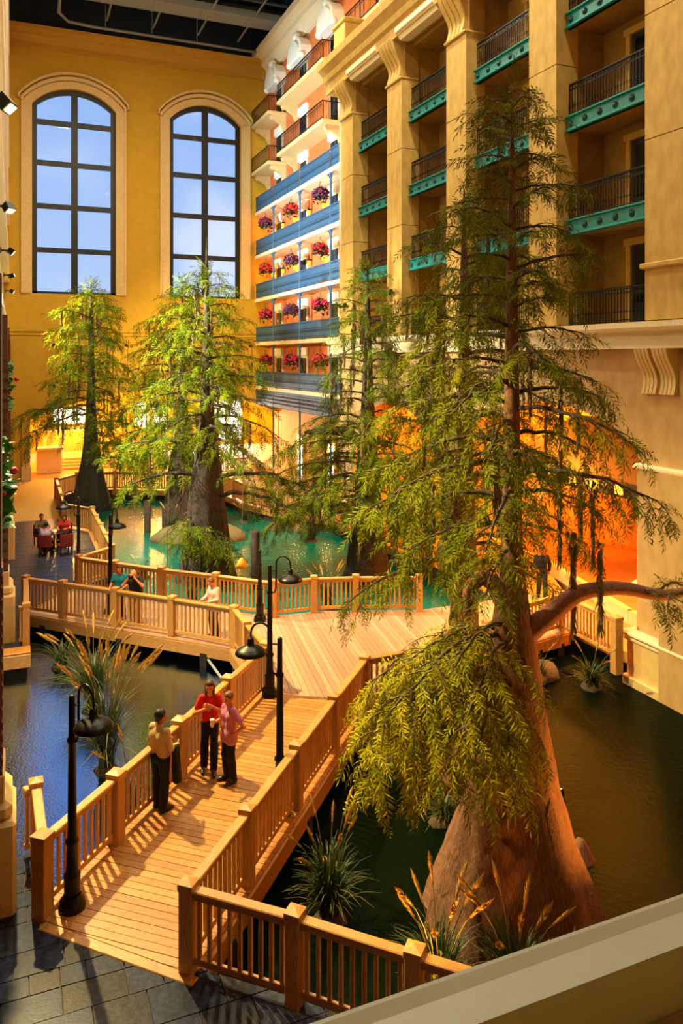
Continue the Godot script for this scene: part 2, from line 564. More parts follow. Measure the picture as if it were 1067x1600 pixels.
# a wall with openings that start at its foot line, as one outline, or pieces around windows
func make_far_wall() -> void:
	var w := structure("wall_far", "tall golden yellow end wall with two arched windows", "wall")
	var th := 0.8
	var o := Vector3(0, 0, ZF - th)
	# lower part with the wide arched opening
	var op := segment_points(0.95, 17.6, -1.0, 3.9, 1.75)
	var poly := PackedVector2Array([Vector2(-3, -1.0)])
	poly.append_array(op)
	poly.append_array([Vector2(24, -1.0), Vector2(24, 12.0), Vector2(-3, 12.0)])
	var st := begin()
	plate(st, poly, o, Vector3.RIGHT, Vector3.UP, th)
	# upper part: strips beside the windows, then the arched heads
	var cols := [[-3.0, 1.06], [6.27, 9.83], [14.84, 24.0]]
	for c in cols: span(st, Vector3(c[0], 12.0, ZF - th), Vector3(c[1], 29.0, ZF))
	for c in [[1.06, 6.27], [9.83, 14.84]]:
		var head := segment_points(c[0], c[1], 24.2, 24.2, 1.2)
		var q := PackedVector2Array([Vector2(c[0], 29.0), Vector2(c[1], 29.0)])
		for i in range(head.size() - 2, 0, -1): q.append(head[i])
		plate(st, q, o, Vector3.RIGHT, Vector3.UP, th)
	done(st, "wall_face", M.far_wall, w)
	st = begin()
	span(st, Vector3(-3, 29.0, ZF - 0.8), Vector3(24, 31.5, ZF - 0.1))
	done(st, "roof_upstand", M.roof, w)
	# crown moulding, band and recessed panels
	var t := structure("trim_far", "stepped golden crown moulding along the top of the end wall", "moulding")
	st = begin()
	moulding_x(st, [Vector2(0, 27.7), Vector2(0.18, 27.75), Vector2(0.18, 28.05), Vector2(0.45, 28.4), Vector2(0.5, 28.65), Vector2(0.72, 28.75), Vector2(0.75, 29.0), Vector2(0, 29.0)], ZF, -0.4, XF + 1.9)
	done(st, "crown_moulding", M.gold_trim, t)
	st = begin()
	moulding_x(st, [Vector2(0, 9.25), Vector2(0.10, 9.3), Vector2(0.10, 9.42), Vector2(0.2, 9.55), Vector2(0.2, 9.68), Vector2(0, 9.72)], ZF, -0.4, XW)
	done(st, "string_course", M.far_wall, t)
	for p in [[2.3, 7.0], [8.2, 15.6]]:
		st = begin()
		for d in [[0.0, 0.16, 0.07], [0.24, 0.10, 0.04]]:
			var a: float = p[0] + d[0]; var b: float = p[1] - d[0]
			var y0: float = 5.95 + d[0]; var y1: float = 8.75 - d[0]
			for r in [[a, y0, b, y0 + d[1]], [a, y1 - d[1], b, y1], [a, y0, a + d[1], y1], [b - d[1], y0, b, y1]]:
				span(st, Vector3(r[0], r[1], ZF), Vector3(r[2], r[3], ZF + d[2]))
		done(st, "panel_moulding", M.far_wall, t)
	# soffit band round the wide opening
	var inner := segment_points(0.95, 17.6, 0.0, 3.9, 1.75)
	var outer := segment_points(0.45, 18.1, 0.0, 4.3, 1.95)
	st = begin()
	plate(st, band_of(inner, outer), Vector3(0, 0, ZF), Vector3.RIGHT, Vector3.UP, 0.16)
	done(st, "opening_surround", M.gold_trim, t)
	st = begin()
	bevel(st, Vector3(0.72, 0.45, ZF + 0.14), Vector3(0.62, 0.9, 0.36), 0.03)
	bevel(st, Vector3(0.72, 1.0, ZF + 0.14), Vector3(0.5, 0.2, 0.3), 0.03)
	done(st, "jamb_plinth", M.trim, t)
	var n := 0
	for c in [[1.06, 6.27], [9.83, 14.84]]:
		n += 1
		var win := structure("window_%d" % n, ["left arched window of the end wall, ten panes showing blue sky", "right arched window of the end wall, behind the cypress top"][n - 1], "window")
		var mid: float = (c[0] + c[1]) * 0.5
		var z := ZF - 0.35
		var f := 0.30
		st = begin()
		span(st, Vector3(c[0], 12.0, z - 0.1), Vector3(c[0] + f, 24.2, z + 0.12))
		span(st, Vector3(c[1] - f, 12.0, z - 0.1), Vector3(c[1], 24.2, z + 0.12))
		span(st, Vector3(c[0], 12.0, z - 0.1), Vector3(c[1], 12.0 + 0.16, z + 0.12))
		var ho := segment_points(c[0], c[1], 24.2, 24.2, 1.2)
		var hi := segment_points(c[0] + f, c[1] - f, 24.2, 24.2, 0.88)
		plate(st, band_of(hi, ho), Vector3(0, 0, z - 0.1), Vector3.RIGHT, Vector3.UP, 0.22)
		done(st, "window_frame", M.frame, win)
		st = begin()
		span(st, Vector3(mid - 0.21, 12.0, z - 0.1), Vector3(mid + 0.21, 25.3, z + 0.14))
		done(st, "mullion", M.frame, win)
		var ys := [12.1, 14.85, 17.7, 20.5, 23.15]
		for i in range(1, 5):
			st = begin()
			span(st, Vector3(c[0] + f, ys[i] - 0.16, z - 0.1), Vector3(c[1] - f, ys[i] + 0.16, z + 0.13))
			done(st, "transom", M.frame, win)
		for i in 5:
			for s in 2:
				st = begin()
				var xa: float = c[0] + f if s == 0 else mid + 0.2
				var xb: float = mid - 0.2 if s == 0 else c[1] - f
				if i < 4: span(st, Vector3(xa, ys[i] + 0.1, z - 0.01), Vector3(xb, ys[i + 1] - 0.1, z + 0.005))
				else:
					var q := PackedVector2Array([Vector2(xa, ys[4] + 0.1), Vector2(xb, ys[4] + 0.1)])
					for v in segment_points(c[0] + f, c[1] - f, 24.2, 24.2, 0.88):
						if v.x >= xa and v.x <= xb: q.append(v)
					q = Geometry2D.convex_hull(q)
					plate(st, q, Vector3(0, 0, z - 0.01), Vector3.RIGHT, Vector3.UP, 0.015)
				done(st, "pane", M.glass, win)
		# surround: flat pilaster strips and a moulded segmental hood
		st = begin()
		for s in [[c[0] - 0.62, c[0]], [c[1], c[1] + 0.62]]:
			span(st, Vector3(s[0], 12.0, ZF), Vector3(s[1], 24.4, ZF + 0.12))
			span(st, Vector3(s[0] - 0.04 if s[1] == c[0] else s[1] - 0.06, 12.0, ZF), Vector3(s[0] + 0.06 if s[1] == c[0] else s[1] + 0.04, 24.4, ZF + 0.2))
		plate(st, band_of(segment_points(c[0], c[1], 24.2, 24.2, 1.2), segment_points(c[0] - 0.5, c[1] + 0.5, 24.2, 24.4, 1.45)), Vector3(0, 0, ZF), Vector3.RIGHT, Vector3.UP, 0.12)
		done(st, "window_surround", M.trim, win)
		st = begin()
		plate(st, band_of(segment_points(c[0] - 0.5, c[1] + 0.5, 24.3, 24.45, 1.45), segment_points(c[0] - 0.68, c[1] + 0.68, 24.3, 24.5, 1.62)), Vector3(0, 0, ZF), Vector3.RIGHT, Vector3.UP, 0.3)
		plate(st, band_of(segment_points(c[0] - 0.72, c[1] + 0.72, 24.4, 24.6, 1.62), segment_points(c[0] - 0.82, c[1] + 0.82, 24.4, 24.65, 1.72)), Vector3(0, 0, ZF), Vector3.RIGHT, Vector3.UP, 0.42)
		done(st, "window_hood", M.trim, win)

func make_ceiling() -> void:
	var c := structure("ceiling", "dark blue corrugated roof deck with ribs over the hall", "ceiling")
	var st := begin()
	span(st, Vector3(-4, 31.4, 4), Vector3(27, 31.7, -56))
	done(st, "roof_deck", M.roof, c)
	st = begin()
	for i in 150:
		var x := -2.0 + i * 0.13
		if x > 17: break
		span(st, Vector3(x, 31.3, -20), Vector3(x + 0.06, 31.42, -54.0))
	stuff(done(st, "deck_ribs", M.roof, c))
	# open web steel joists running across the hall
	var k := 0
	for z in [-26.0, -29.5, -33.0, -36.5, -40.0, -43.5, -47.0, -50.5]:
		var t := thing("roof_joist", "dark open web roof joist across the hall, %s from the end wall" % ["eighth", "seventh", "sixth", "fifth", "fourth", "third", "second", "first"][k], "roof joist", Vector3(0, 30.0, z), 0, "roof joists")
		st = begin()
		span(st, Vector3(-2, 1.1, -0.09), Vector3(18, 1.22, 0.09))
		done(st, "top_chord", M.steel, t)
		st = begin()
		span(st, Vector3(-2, -0.06, -0.09), Vector3(18, 0.06, 0.09))
		done(st, "bottom_chord", M.steel, t)
		st = begin()
		for i in 20:
			var x := -2.0 + i
			tube(st, [Vector3(x, 0, 0), Vector3(x + 0.5, 1.15, 0), Vector3(x + 1.0, 0, 0)], [0.03, 0.03, 0.03], 5)
		stuff(done(st, "web_rods", M.steel, t))
		k += 1
	var d := thing("roof_duct", "pale grey boxed duct running across the dark roof", "duct", Vector3(0, 30.0, -49.6))
	put(bbox(19.5, 0.5, 1.5, 0.03), "duct_body", M.duct, d, Vector3(8, 0, 0))
	for i in 7:
		put(bbox(0.08, 0.56, 1.56, 0.01), "duct_flange", M.duct, d, Vector3(-1.0 + i * 3.0, 0, 0))
	k = 0
	for x in [2.6, 5.6, 8.6, 11.6, 14.4]:
		var t := thing("roof_brace", "grey steel bridging bar under the roof, %s from the left" % ["first", "second", "third", "fourth", "fifth"][k], "steel bar", Vector3.ZERO, 0, "bridging bars")
		st = begin()
		tube(st, [Vector3(x, 29.9, -53.2), Vector3(x - 0.1, 30.1, -26.0)], [0.07, 0.07], 6)
		done(st, "bar", M.duct, t)
		k += 1
	var p := thing("sprinkler_pipe", "grey pipe along the top of the end wall, bent up at its left end", "pipe")
	st = begin(false)
	tube(st, [Vector3(2.7, 31.2, -49.0), Vector3(2.6, 30.2, -50.5), Vector3(2.6, 29.5, -52.2), Vector3(3.2, 29.35, -53.0), Vector3(4.6, 29.3, -53.1), Vector3(16.5, 29.3, -53.1)], [0.1, 0.1, 0.1, 0.1, 0.1, 0.1], 8)
	done(st, "pipe_run", M.duct, p)
	st = begin(false)
	for x in [5.5, 8.5, 11.5]: tube(st, [Vector3(x, 29.3, -53.1), Vector3(x, 31.3, -53.1)], [0.03, 0.03], 5)
	stuff(done(st, "pipe_hangers", M.duct, p))

func make_left_wall() -> void:
	var w := structure("wall_left", "left wall seen edge on, brick below and white storeys above", "wall")
	var st := begin()
	span(st, Vector3(-2.6, -1.0, 3.0), Vector3(-0.75, 9.0, -55.0))
	done(st, "brick_wall", M.brick, w)
	st = begin()
	span(st, Vector3(-2.6, 9.0, 3.0), Vector3(-0.62, 31.4, -55.0))
	done(st, "upper_wall", M.white, w)
	for i in 6:
		st = begin()
		var y := 9.0 + i * 3.6
		bevel(st, Vector3(-0.5, y + 0.18, -34.0), Vector3(0.5, 0.36, 40.0), 0.06)
		done(st, "string_course", M.white, w)
	# brick piers on stone plinths, one course at a time where they stand close
	var words := ["nearest red brick pier on a tall stone plinth at the left edge", "second red brick pier on a stone plinth, where the cross bridge meets the left wall", "third brick pier on a cream plinth beside the plaza", "fourth brick pier on a cream plinth, before the end wall"]
	var k := 0
	for z in [-12.45, -23.9, -33.5, -42.0]:
		var t := thing("brick_pier", words[k], "pier", Vector3(-0.5, 0, z), 0, "brick piers of the left wall")
		st = begin()
		span(st, Vector3(-0.11, 1.9, -0.42), Vector3(0.335, 9.0, 0.42))
		done(st, "mortar_core", M.mortar, t)
		if k < 2:
			for row in 34 if k == 0 else 44:
				var y := 1.95 + row * 0.086 * (1.0 if k == 0 else 1.6)
				var hh := 0.068 if k == 0 else 0.115
				for j in 4:
					var off := 0.0 if row % 2 == 0 else 0.11
					var zz := -0.34 + j * 0.22 + off
					if zz > 0.42: continue
					put(bbox(0.45, hh, 0.2, 0.006), "brick", M.brick, t, Vector3(0.125 + (row % 3) * 0.002, y, minf(zz, 0.33)))
		else:
			st = begin()
			for row in 60: span(st, Vector3(-0.11, 1.95 + row * 0.11, -0.44), Vector3(0.35, 2.03 + row * 0.11, 0.44))
			stuff(done(st, "bricks", M.brick, t))
		st = begin()
		bevel(st, Vector3(0.15, 0.62, 0), Vector3(0.76, 1.36, 1.1), 0.05)
		done(st, "plinth", M.trim, t)
		st = begin()
		bevel(st, Vector3(0.14, 1.42, 0), Vector3(0.68, 0.3, 1.0), 0.09)
		bevel(st, Vector3(0.13, 1.73, 0), Vector3(0.5, 0.4, 0.88), 0.02)
		done(st, "plinth_cap", M.trim, t)
		k += 1
	# near end wall behind the camera closes the hall
	var b := structure("wall_near", "plain end wall behind the viewing balcony", "wall")
	st = begin()
	span(st, Vector3(-3, -1, 3.0), Vector3(27, 31.5, 3.8))
	done(st, "wall_face", M.far_wall, b)

# ================================================================ right facade
const PILLARS := [[-35.25, -33.84], [-30.17, -28.79], [-25.19, -23.82], [-20.16, -18.83], [-15.33, -13.95], [-10.3, -8.9], [-5.3, -3.9]]
const ORD := ["farthest", "second farthest", "middle", "second nearest", "nearest"]

func console(t: Node, z0: float, z1: float, ytop: float, h: float, wx: float, deep: float, lobes: int, mat: Material) -> void:
	# scroll bracket: ribs with an S-shaped profile side by side
	var wdt := (z1 - z0) / lobes
	for i in lobes:
		var prof := PackedVector2Array()
		prof.append(Vector2(0, ytop - h))
		for q in 21:
			var v := q / 20.0
			var out := deep * (0.30 + 0.62 * pow(v, 2.2)) + deep * 0.14 * sin(v * TAU * 1.0 + 2.6)
			prof.append(Vector2(maxf(out, 0.02), ytop - h + h * v))
		prof.append(Vector2(0, ytop))
		var st := begin()
		var a := z0 + wdt * (i + 0.08)
		var b := z0 + wdt * (i + 0.92)
		plate(st, prof, Vector3(wx, 0, b), Vector3.LEFT, Vector3.UP, b - a)
		done(st, "scroll_rib", mat, t)

func iron_rail(t: Node, x: float, y: float, z0: float, z1: float, h: float, mat: Material, gap := 0.115, fancy := true) -> void:
	var st := begin()
	span(st, Vector3(x - 0.03, y + h - 0.04, z0), Vector3(x + 0.03, y + h, z1))
	done(st, "top_rail", mat, t)
	st = begin()
	span(st, Vector3(x - 0.015, y + 0.06, z0), Vector3(x + 0.015, y + 0.09, z1))
	span(st, Vector3(x - 0.015, y + h - 0.20, z0), Vector3(x + 0.015, y + h - 0.175, z1))
	done(st, "lower_rail", mat, t)
	st = begin()
	var L := absf(z1 - z0)
	var n := int(L / gap)
	for i in n + 1:
		var z := minf(z0, z1) + L * i / n
		box(st, Vector3(x, y + h * 0.5, z), Vector3(0.02, h, 0.02))
		if fancy and i < n:
			box(st, Vector3(x, y + 0.30, z), Vector3(0.04, 0.05, 0.04))
			var zc := z + L / n * 0.5
			var r := 0.05
			for q in 6:
				var a0 := TAU * q / 6; var a1 := TAU * (q + 1) / 6
				tube(st, [Vector3(x, y + h - 0.11 + sin(a0) * r, zc + cos(a0) * r), Vector3(x, y + h - 0.11 + sin(a1) * r, zc + cos(a1) * r)], [0.012, 0.012], 4, 0.0, false)
	stuff(done(st, "balusters", mat, t))

func make_facade() -> void:
	var w := structure("wall_right", "golden stucco facade of the right side with arches and deep bays", "wall")
	var st := begin()
	# back wall of the bays and floor/party walls
	span(st, Vector3(16.5, 8.0, 3.0), Vector3(17.2, 21.0, -35.0))
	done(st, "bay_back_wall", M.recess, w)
	st = begin()
	for y in [11.4, 14.45, 17.5, 20.55]:
		span(st, Vector3(15.2, y + 0.1, 3.0), Vector3(16.6, y + 0.42, -35.0))
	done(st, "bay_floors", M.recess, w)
	st = begin()
	for p in PILLARS:
		span(st, Vector3(15.35, 8.0, p[0] + 0.05), Vector3(16.6, 21.0, p[1] - 0.05))
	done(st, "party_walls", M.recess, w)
	# lower wall with the two arcade arches; profile runs along z
	var A1 := arch_points(26.2, 34.3, -1.0, 2.7, 3.2)
	var A2 := arch_points(15.75, 24.0, -1.0, 4.9, 1.55)
	var A3 := arch_points(5.0, 13.2, -1.0, 4.9, 1.55)
	var poly := PackedVector2Array([Vector2(-3.0, -1.0)])
	for a in [A3, A2, A1]: poly.append_array(a)
	poly.append_array([Vector2(36.2, -1.0), Vector2(36.2, 8.1), Vector2(-3.0, 8.1)])
	st = begin()
	plate(st, poly, Vector3(XF, 0, 0), Vector3.FORWARD, Vector3.UP, 0.9)
	done(st, "arcade_wall", M.facade_low, w)
	# end of the projecting wall beside the galleries
	st = begin()
	span(st, Vector3(XP + 0.3, 8.1, -36.2), Vector3(17.2, 23.0, -35.2))
	span(st, Vector3(15.9, -1.0, -36.2), Vector3(17.2, 8.1, -35.2))
	done(st, "return_wall", M.facade_low, w)
	# wall above the entablature, set back
	st = begin()
	span(st, Vector3(XW, 21.0, 3.0), Vector3(17.6, 29.0, -36.0))
	done(st, "attic_wall", M.salmon, w)
	var k := 0
	for p in PILLARS.slice(0, 5):
		var t := structure("pillar_%d" % (k + 1), ORD[k] + " tall stucco pillar of the right facade with scrolled capital", "pillar")
		st = begin()
		var y := 8.75
		for yy in [10.1, 13.3, 16.45, 19.35]:
			bevel(st, Vector3(15.1, (y + yy) * 0.5, (p[0] + p[1]) * 0.5), Vector3(0.8, yy - y - 0.02, p[1] - p[0]), 0.012)
			y = yy
		done(st, "shaft", M.facade, t)
		st = begin()
		bevel(st, Vector3(15.05, 10.12, (p[0] + p[1]) * 0.5), Vector3(0.95, 0.14, p[1] - p[0] + 0.16), 0.03)
		bevel(st, Vector3(15.05, 19.35, (p[0] + p[1]) * 0.5), Vector3(0.9, 0.1, p[1] - p[0] + 0.1), 0.03)
		done(st, "string_course", M.facade, t)
		st = begin()
		span(st, Vector3(14.85, 19.35, p[0]), Vector3(15.5, 21.0, p[1]))
		done(st, "capital_block", M.recess, t)
		console(t, p[0] + 0.1, p[1] - 0.12, 20.9, 1.5, 14.85, 0.62, 4, M.facade)
		k += 1
	# entablature, pedestals
	var e := structure("trim_entablature", "long cream and gold entablature across the tops of the pillars", "moulding")
	st = begin()
	moulding_z(st, [Vector2(-1.5, 20.9), Vector2(0.35, 20.9), Vector2(0.35, 21.35), Vector2(0.5, 21.45), Vector2(0.5, 21.75), Vector2(0.8, 22.0), Vector2(0.85, 22.3), Vector2(-2.3, 22.3)], XP, 3.0, -36.4)
	done(st, "entablature_body", M.facade, e)
	for i in 4:
		st = begin()
		var za: float = PILLARS[i][1] + 0.25
		var zb: float = PILLARS[i + 1][0] - 0.25
		moulding_z(st, [Vector2(-0.2, 20.75), Vector2(0.2, 20.75), Vector2(0.3, 20.9), Vector2(0.45, 21.0), Vector2(0.45, 21.2), Vector2(-0.2, 21.2)], XP, za, zb)
		done(st, "bed_moulding", M.cream, e)
	for p in PILLARS.slice(0, 4):
		st = begin()
		bevel(st, Vector3(14.9, 22.95, (p[0] + p[1]) * 0.5), Vector3(1.2, 1.35, 1.35), 0.04)
		bevel(st, Vector3(14.9, 23.75, (p[0] + p[1]) * 0.5), Vector3(1.35, 0.25, 1.5), 0.06)
		done(st, "pedestal", M.facade, e)
	# ledge at the foot of the pillars
	var l := structure("trim_ledge", "cream stone ledge running along the facade at eye level", "moulding")
	st = begin()
	moulding_z(st, [Vector2(-1.8, 8.05), Vector2(0.12, 8.05), Vector2(0.12, 8.36), Vector2(0.08, 8.40), Vector2(0.08, 8.46), Vector2(0.30, 8.5), Vector2(0.36, 8.58), Vector2(0.36, 8.72), Vector2(-1.8, 8.78)], XP + 0.1, 3.0, -36.6)
	done(st, "ledge_body", M.cream, l)
	# double scroll bracket under the ledge
	var c := thing("scroll_bracket", "pair of ribbed stucco scroll brackets under the ledge at the right edge", "bracket")
	console(c, -15.62, -15.12, 8.05, 1.15, XF, 0.42, 4, M.trim)
	console(c, -15.02, -14.52, 8.05, 1.15, XF, 0.42, 4, M.trim)
	# bays: balcony beam, iron railing, doors
	var level := ["lowest", "middle", "upper"]
	var baylabel := ["first bay beside the galleries", "second bay from the galleries", "third bay, behind the big cypress top", "right hand bay"]
	for i in 4:
		var z0: float = PILLARS[i][1] + 0.03
		var z1: float = PILLARS[i + 1][0] - 0.03
		for j in 3:
			var y: float = 11.4 + 3.05 * j
			var t := thing("balcony", "%s teal balcony with iron railing in the %s" % [level[j], baylabel[i]], "balcony", Vector3.ZERO, 0, "teal balconies")
			st = begin()
			bevel(st, Vector3(15.13, y + 0.225, (z0 + z1) * 0.5), Vector3(0.14, 0.45, z1 - z0), 0.01)
			done(st, "beam", M.teal, t)
			st = begin()
			bevel(st, Vector3(15.08, y + 0.44, (z0 + z1) * 0.5), Vector3(0.22, 0.05, z1 - z0), 0.012)
			bevel(st, Vector3(15.08, y + 0.03, (z0 + z1) * 0.5), Vector3(0.22, 0.06, z1 - z0), 0.012)
			done(st, "beam_flange", M.teal, t)
			for q in 6:
				var zz := z0 + 0.18 + (z1 - z0 - 0.36) * q / 5.0
				st = begin(false)
				var b := Basis(Vector3(0, 0, 1), PI / 2)
				lathe(st, [Vector2(0.10, 0), Vector2(0.10, 0.02), Vector2(0.055, 0.03), Vector2(0.05, 0.055), Vector2(0.0, 0.07)], 10, Vector3(15.06, y + 0.235, zz), b)
				done(st, "rosette", M.teal_dark, t)
			iron_rail(t, 15.15, y + 0.46, z0 + 0.02, z1 - 0.02, 0.98, M.rail_iron)
		var r := thing("balcony_railing", "dark iron railing standing on the ledge in the %s" % baylabel[i], "railing", Vector3.ZERO, 0, "railings on the ledge")
		iron_rail(r, 15.15, 8.76, z0 + 0.02, z1 - 0.02, 0.98, M.rail_iron)
		for j in 4:
			var y: float = (8.8 if j == 0 else 11.82 + 3.05 * (j - 1))
			var t := thing("balcony_door", "dark glazed balcony door with gold casing, %s of the %s" % [["ledge level", "first beam level", "second beam level", "top level"][j], baylabel[i]], "door", Vector3(16.48, y, (z0 + z1) * 0.5 + 0.15), 0, "balcony doors")
			st = begin()
			for s in [-1, 1]: box(st, Vector3(-0.04, 1.15, s * 0.82), Vector3(0.1, 2.3, 0.18))
			box(st, Vector3(-0.05, 2.36, 0), Vector3(0.13, 0.2, 1.95))
			done(st, "door_casing", M.trim if i < 2 else M.gold_trim, t)
			for s in [-1, 1]:
				put(bbox(0.05, 2.26, 0.7, 0.01), "door_leaf", M.door, t, Vector3(-0.01, 1.13, s * 0.36))
				put(bbox(0.02, 1.5, 0.42, 0.004), "door_pane", M.dark_glass, t, Vector3(-0.04, 1.35, s * 0.36))

func basket_proto() -> Node3D:
	var t := thing("flower_basket", "hanging basket", "flower basket")
	var st := begin(false)
	lathe(st, [Vector2(0, -0.26), Vector2(0.15, -0.22), Vector2(0.24, -0.05), Vector2(0.26, 0.02), Vector2(0.0, 0.02)], 10)
	done(st, "basket_bowl", M.bark_dark, t)
	st = begin()
	for i in 3:
		var a := TAU * i / 3
		tube(st, [Vector3(cos(a) * 0.24, 0, sin(a) * 0.24), Vector3(0, 0.75, 0)], [0.008, 0.008], 4)
	done(st, "hanger", M.iron, t)
	for part in [["foliage", 150, 0.12], ["flowers", 110, 0.085]]:
		st = begin()
		for i in part[1]:
			var d := Vector3(rng.randfn(), rng.randfn() * 0.8, rng.randfn()).normalized()
			var r := rng.randf_range(0.30, 0.48) * (1.0 if part[0] == "flowers" else 0.95)
			var p := Vector3(d.x * r, d.y * r * 0.85 + 0.05, d.z * r)
			if part[0] == "foliage" and rng.randf() < 0.25: p.y -= rng.randf_range(0.1, 0.45)
			if part[0] == "flowers" and d.y < -0.55: continue
			var b := Basis(Vector3(rng.randf() - 0.5, rng.randf() - 0.5, rng.randf() - 0.5).normalized(), rng.randf() * TAU)
			var s: float = part[2]
			if part[0] == "flowers": blob(st, p, Vector3(s, s * 0.7, s), 3, 5)
			else: quad(st, p + b * Vector3(-s, 0, 0), p + b * Vector3(0, s * 0.2, -s * 0.5), p + b * Vector3(s, 0, 0), p + b * Vector3(0, -s * 0.2, s * 0.5))
		stuff(done(st, part[0], paint(Color(0.10, 0.20, 0.04), 0.6) if part[0] == "foliage" else paint(Color(0.72, 0.06, 0.10), 0.6), t))
	return t

func make_galleries() -> void:
	var w := structure("wall_gallery", "salmon stucco back wall of the iron galleries", "wall")
	var st := begin()
	span(st, Vector3(XW, 5.6, -35.5), Vector3(17.6, 29.0, ZF - 0.2))
	done(st, "wall_face", M.salmon, w)
	st = begin()
	span(st, Vector3(17.6, -1, -35.5), Vector3(17.9, 5.6, ZF))
	done(st, "ground_wall", M.far_wall, w)
	var z0 := ZF + 0.02
	var z1 := -36.6
	var colz := [-50.0, -44.76, -39.76]
	var floors := [5.62, 8.70, 11.78, 14.86, 17.94]
	var fl := ["lowest, dark blue", "second from the bottom, deep blue", "third, blue grey", "fourth, pale blue", "topmost, pale blue"]
	for f in 5:
		var y: float = floors[f]
		var t := thing("gallery", "%s iron gallery along the facade beside the end wall" % fl[f], "gallery", Vector3.ZERO, 0, "iron galleries")
		st = begin()
		bevel(st, Vector3(16.4, y + 0.12, (z0 + z1) * 0.5), Vector3(1.1, 0.24, z1 - z0), 0.02)
		done(st, "floor_slab", M.cream, t)
		for s in 4:
			var za: float = z0 if s == 0 else colz[s - 1]
			var zb: float = colz[s] if s < 3 else z1
			st = begin()
			span(st, Vector3(XG, y + 1.25, za + 0.05), Vector3(XG + 0.07, y + 1.31, zb - 0.05))
			span(st, Vector3(XG + 0.01, y + 0.30, za + 0.05), Vector3(XG + 0.05, y + 0.35, zb - 0.05))
			span(st, Vector3(XG + 0.01, y + 0.78, za + 0.05), Vector3(XG + 0.05, y + 0.82, zb - 0.05))
			done(st, "rail", M.gallery_iron, t)
			st = begin()
			var n := int((zb - za - 0.1) / 0.14)
			for i in n:
				var zz := za + 0.1 + (zb - za - 0.2) * (i + 0.5) / n
				span(st, Vector3(XG + 0.015, y + 0.3, zz - 0.024), Vector3(XG + 0.045, y + 1.28, zz + 0.024))
				span(st, Vector3(XG + 0.015, y + 0.88, zz + 0.02), Vector3(XG + 0.045, y + 1.16, zz + 0.10))
				span(st, Vector3(XG + 0.015, y + 0.40, zz + 0.02), Vector3(XG + 0.045, y + 0.62, zz + 0.10))
				span(st, Vector3(XG + 0.015, y + 0.66, zz - 0.05), Vector3(XG + 0.045, y + 0.74, zz + 0.05))
			stuff(done(st, "filigree", M.gallery_iron, t))
	# iron columns
	for c in 3:
		for f in 5:
			var y: float = floors[f] - 3.08 if f > 0 else -0.05
			var top: float = floors[f]
			var t := thing("gallery_column", "slim iron column at the %s basket line, carrying the %s gallery" % [["left", "middle", "right"][c], ["lowest", "second", "third", "fourth", "topmost"][f]], "column", Vector3(XG + 0.06, y + (0.26 if f > 0 else 0.0), colz[c]), 0, "iron gallery columns")
			var hh := top - t.position.y
			st = begin(false)
			lathe(st, [Vector2(0.11, 0), Vector2(0.11, 0.12), Vector2(0.07, 0.2), Vector2(0.06, hh - 0.5), Vector2(0.09, hh - 0.45), Vector2(0.06, hh - 0.4), Vector2(0.06, hh)], 10)
			done(st, "shaft", M.gallery_iron, t)
			st = begin()
			for s in [-1, 1]:
				var pts := []
				for q in 6:
					var v := q / 5.0
					pts.append(Vector3(0, hh - 0.55 + 0.52 * sin(v * PI * 0.5), s * (0.06 + 0.45 * (1 - cos(v * PI * 0.5)))))
				tube(st, pts, [0.035, 0.03, 0.03, 0.03, 0.03, 0.03], 5)
				tube(st, [Vector3(0, hh - 0.03, s * 0.06), Vector3(0, hh - 0.03, s * 0.5)], [0.025, 0.025], 5)
			done(st, "spandrel_bracket", M.gallery_iron, t)
	# iron frieze under the lowest gallery
	var fr := thing("iron_frieze", "dark blue lacework frieze hanging under the lowest gallery", "frieze")
	st = begin()
	span(st, Vector3(XG + 0.02, 4.6, z0), Vector3(XG + 0.07, 4.66, z1))
	span(st, Vector3(XG + 0.02, 5.5, z0), Vector3(XG + 0.07, 5.6, z1))
	done(st, "frieze_rail", M.gallery_iron, fr)
	st = begin()
	for i in 70:
		var zz := z0 + 0.15 + (z1 - z0 - 0.3) * i / 69.0
		box(st, Vector3(XG + 0.045, 5.07, zz), Vector3(0.03, 1.15, 0.12), Basis(Vector3.RIGHT, 0.5))
		box(st, Vector3(XG + 0.045, 5.07, zz), Vector3(0.03, 1.15, 0.12), Basis(Vector3.RIGHT, -0.5))
		box(st, Vector3(XG + 0.045, 5.07, zz), Vector3(0.03, 0.16, 0.16), Basis(Vector3.RIGHT, PI / 4))
	stuff(done(st, "lacework", M.gallery_iron, fr))
	# doors with white transoms on each gallery and wall lanterns
	var dz := [-51.4, -46.5, -41.3]
	var dn := ["left", "middle", "right"]
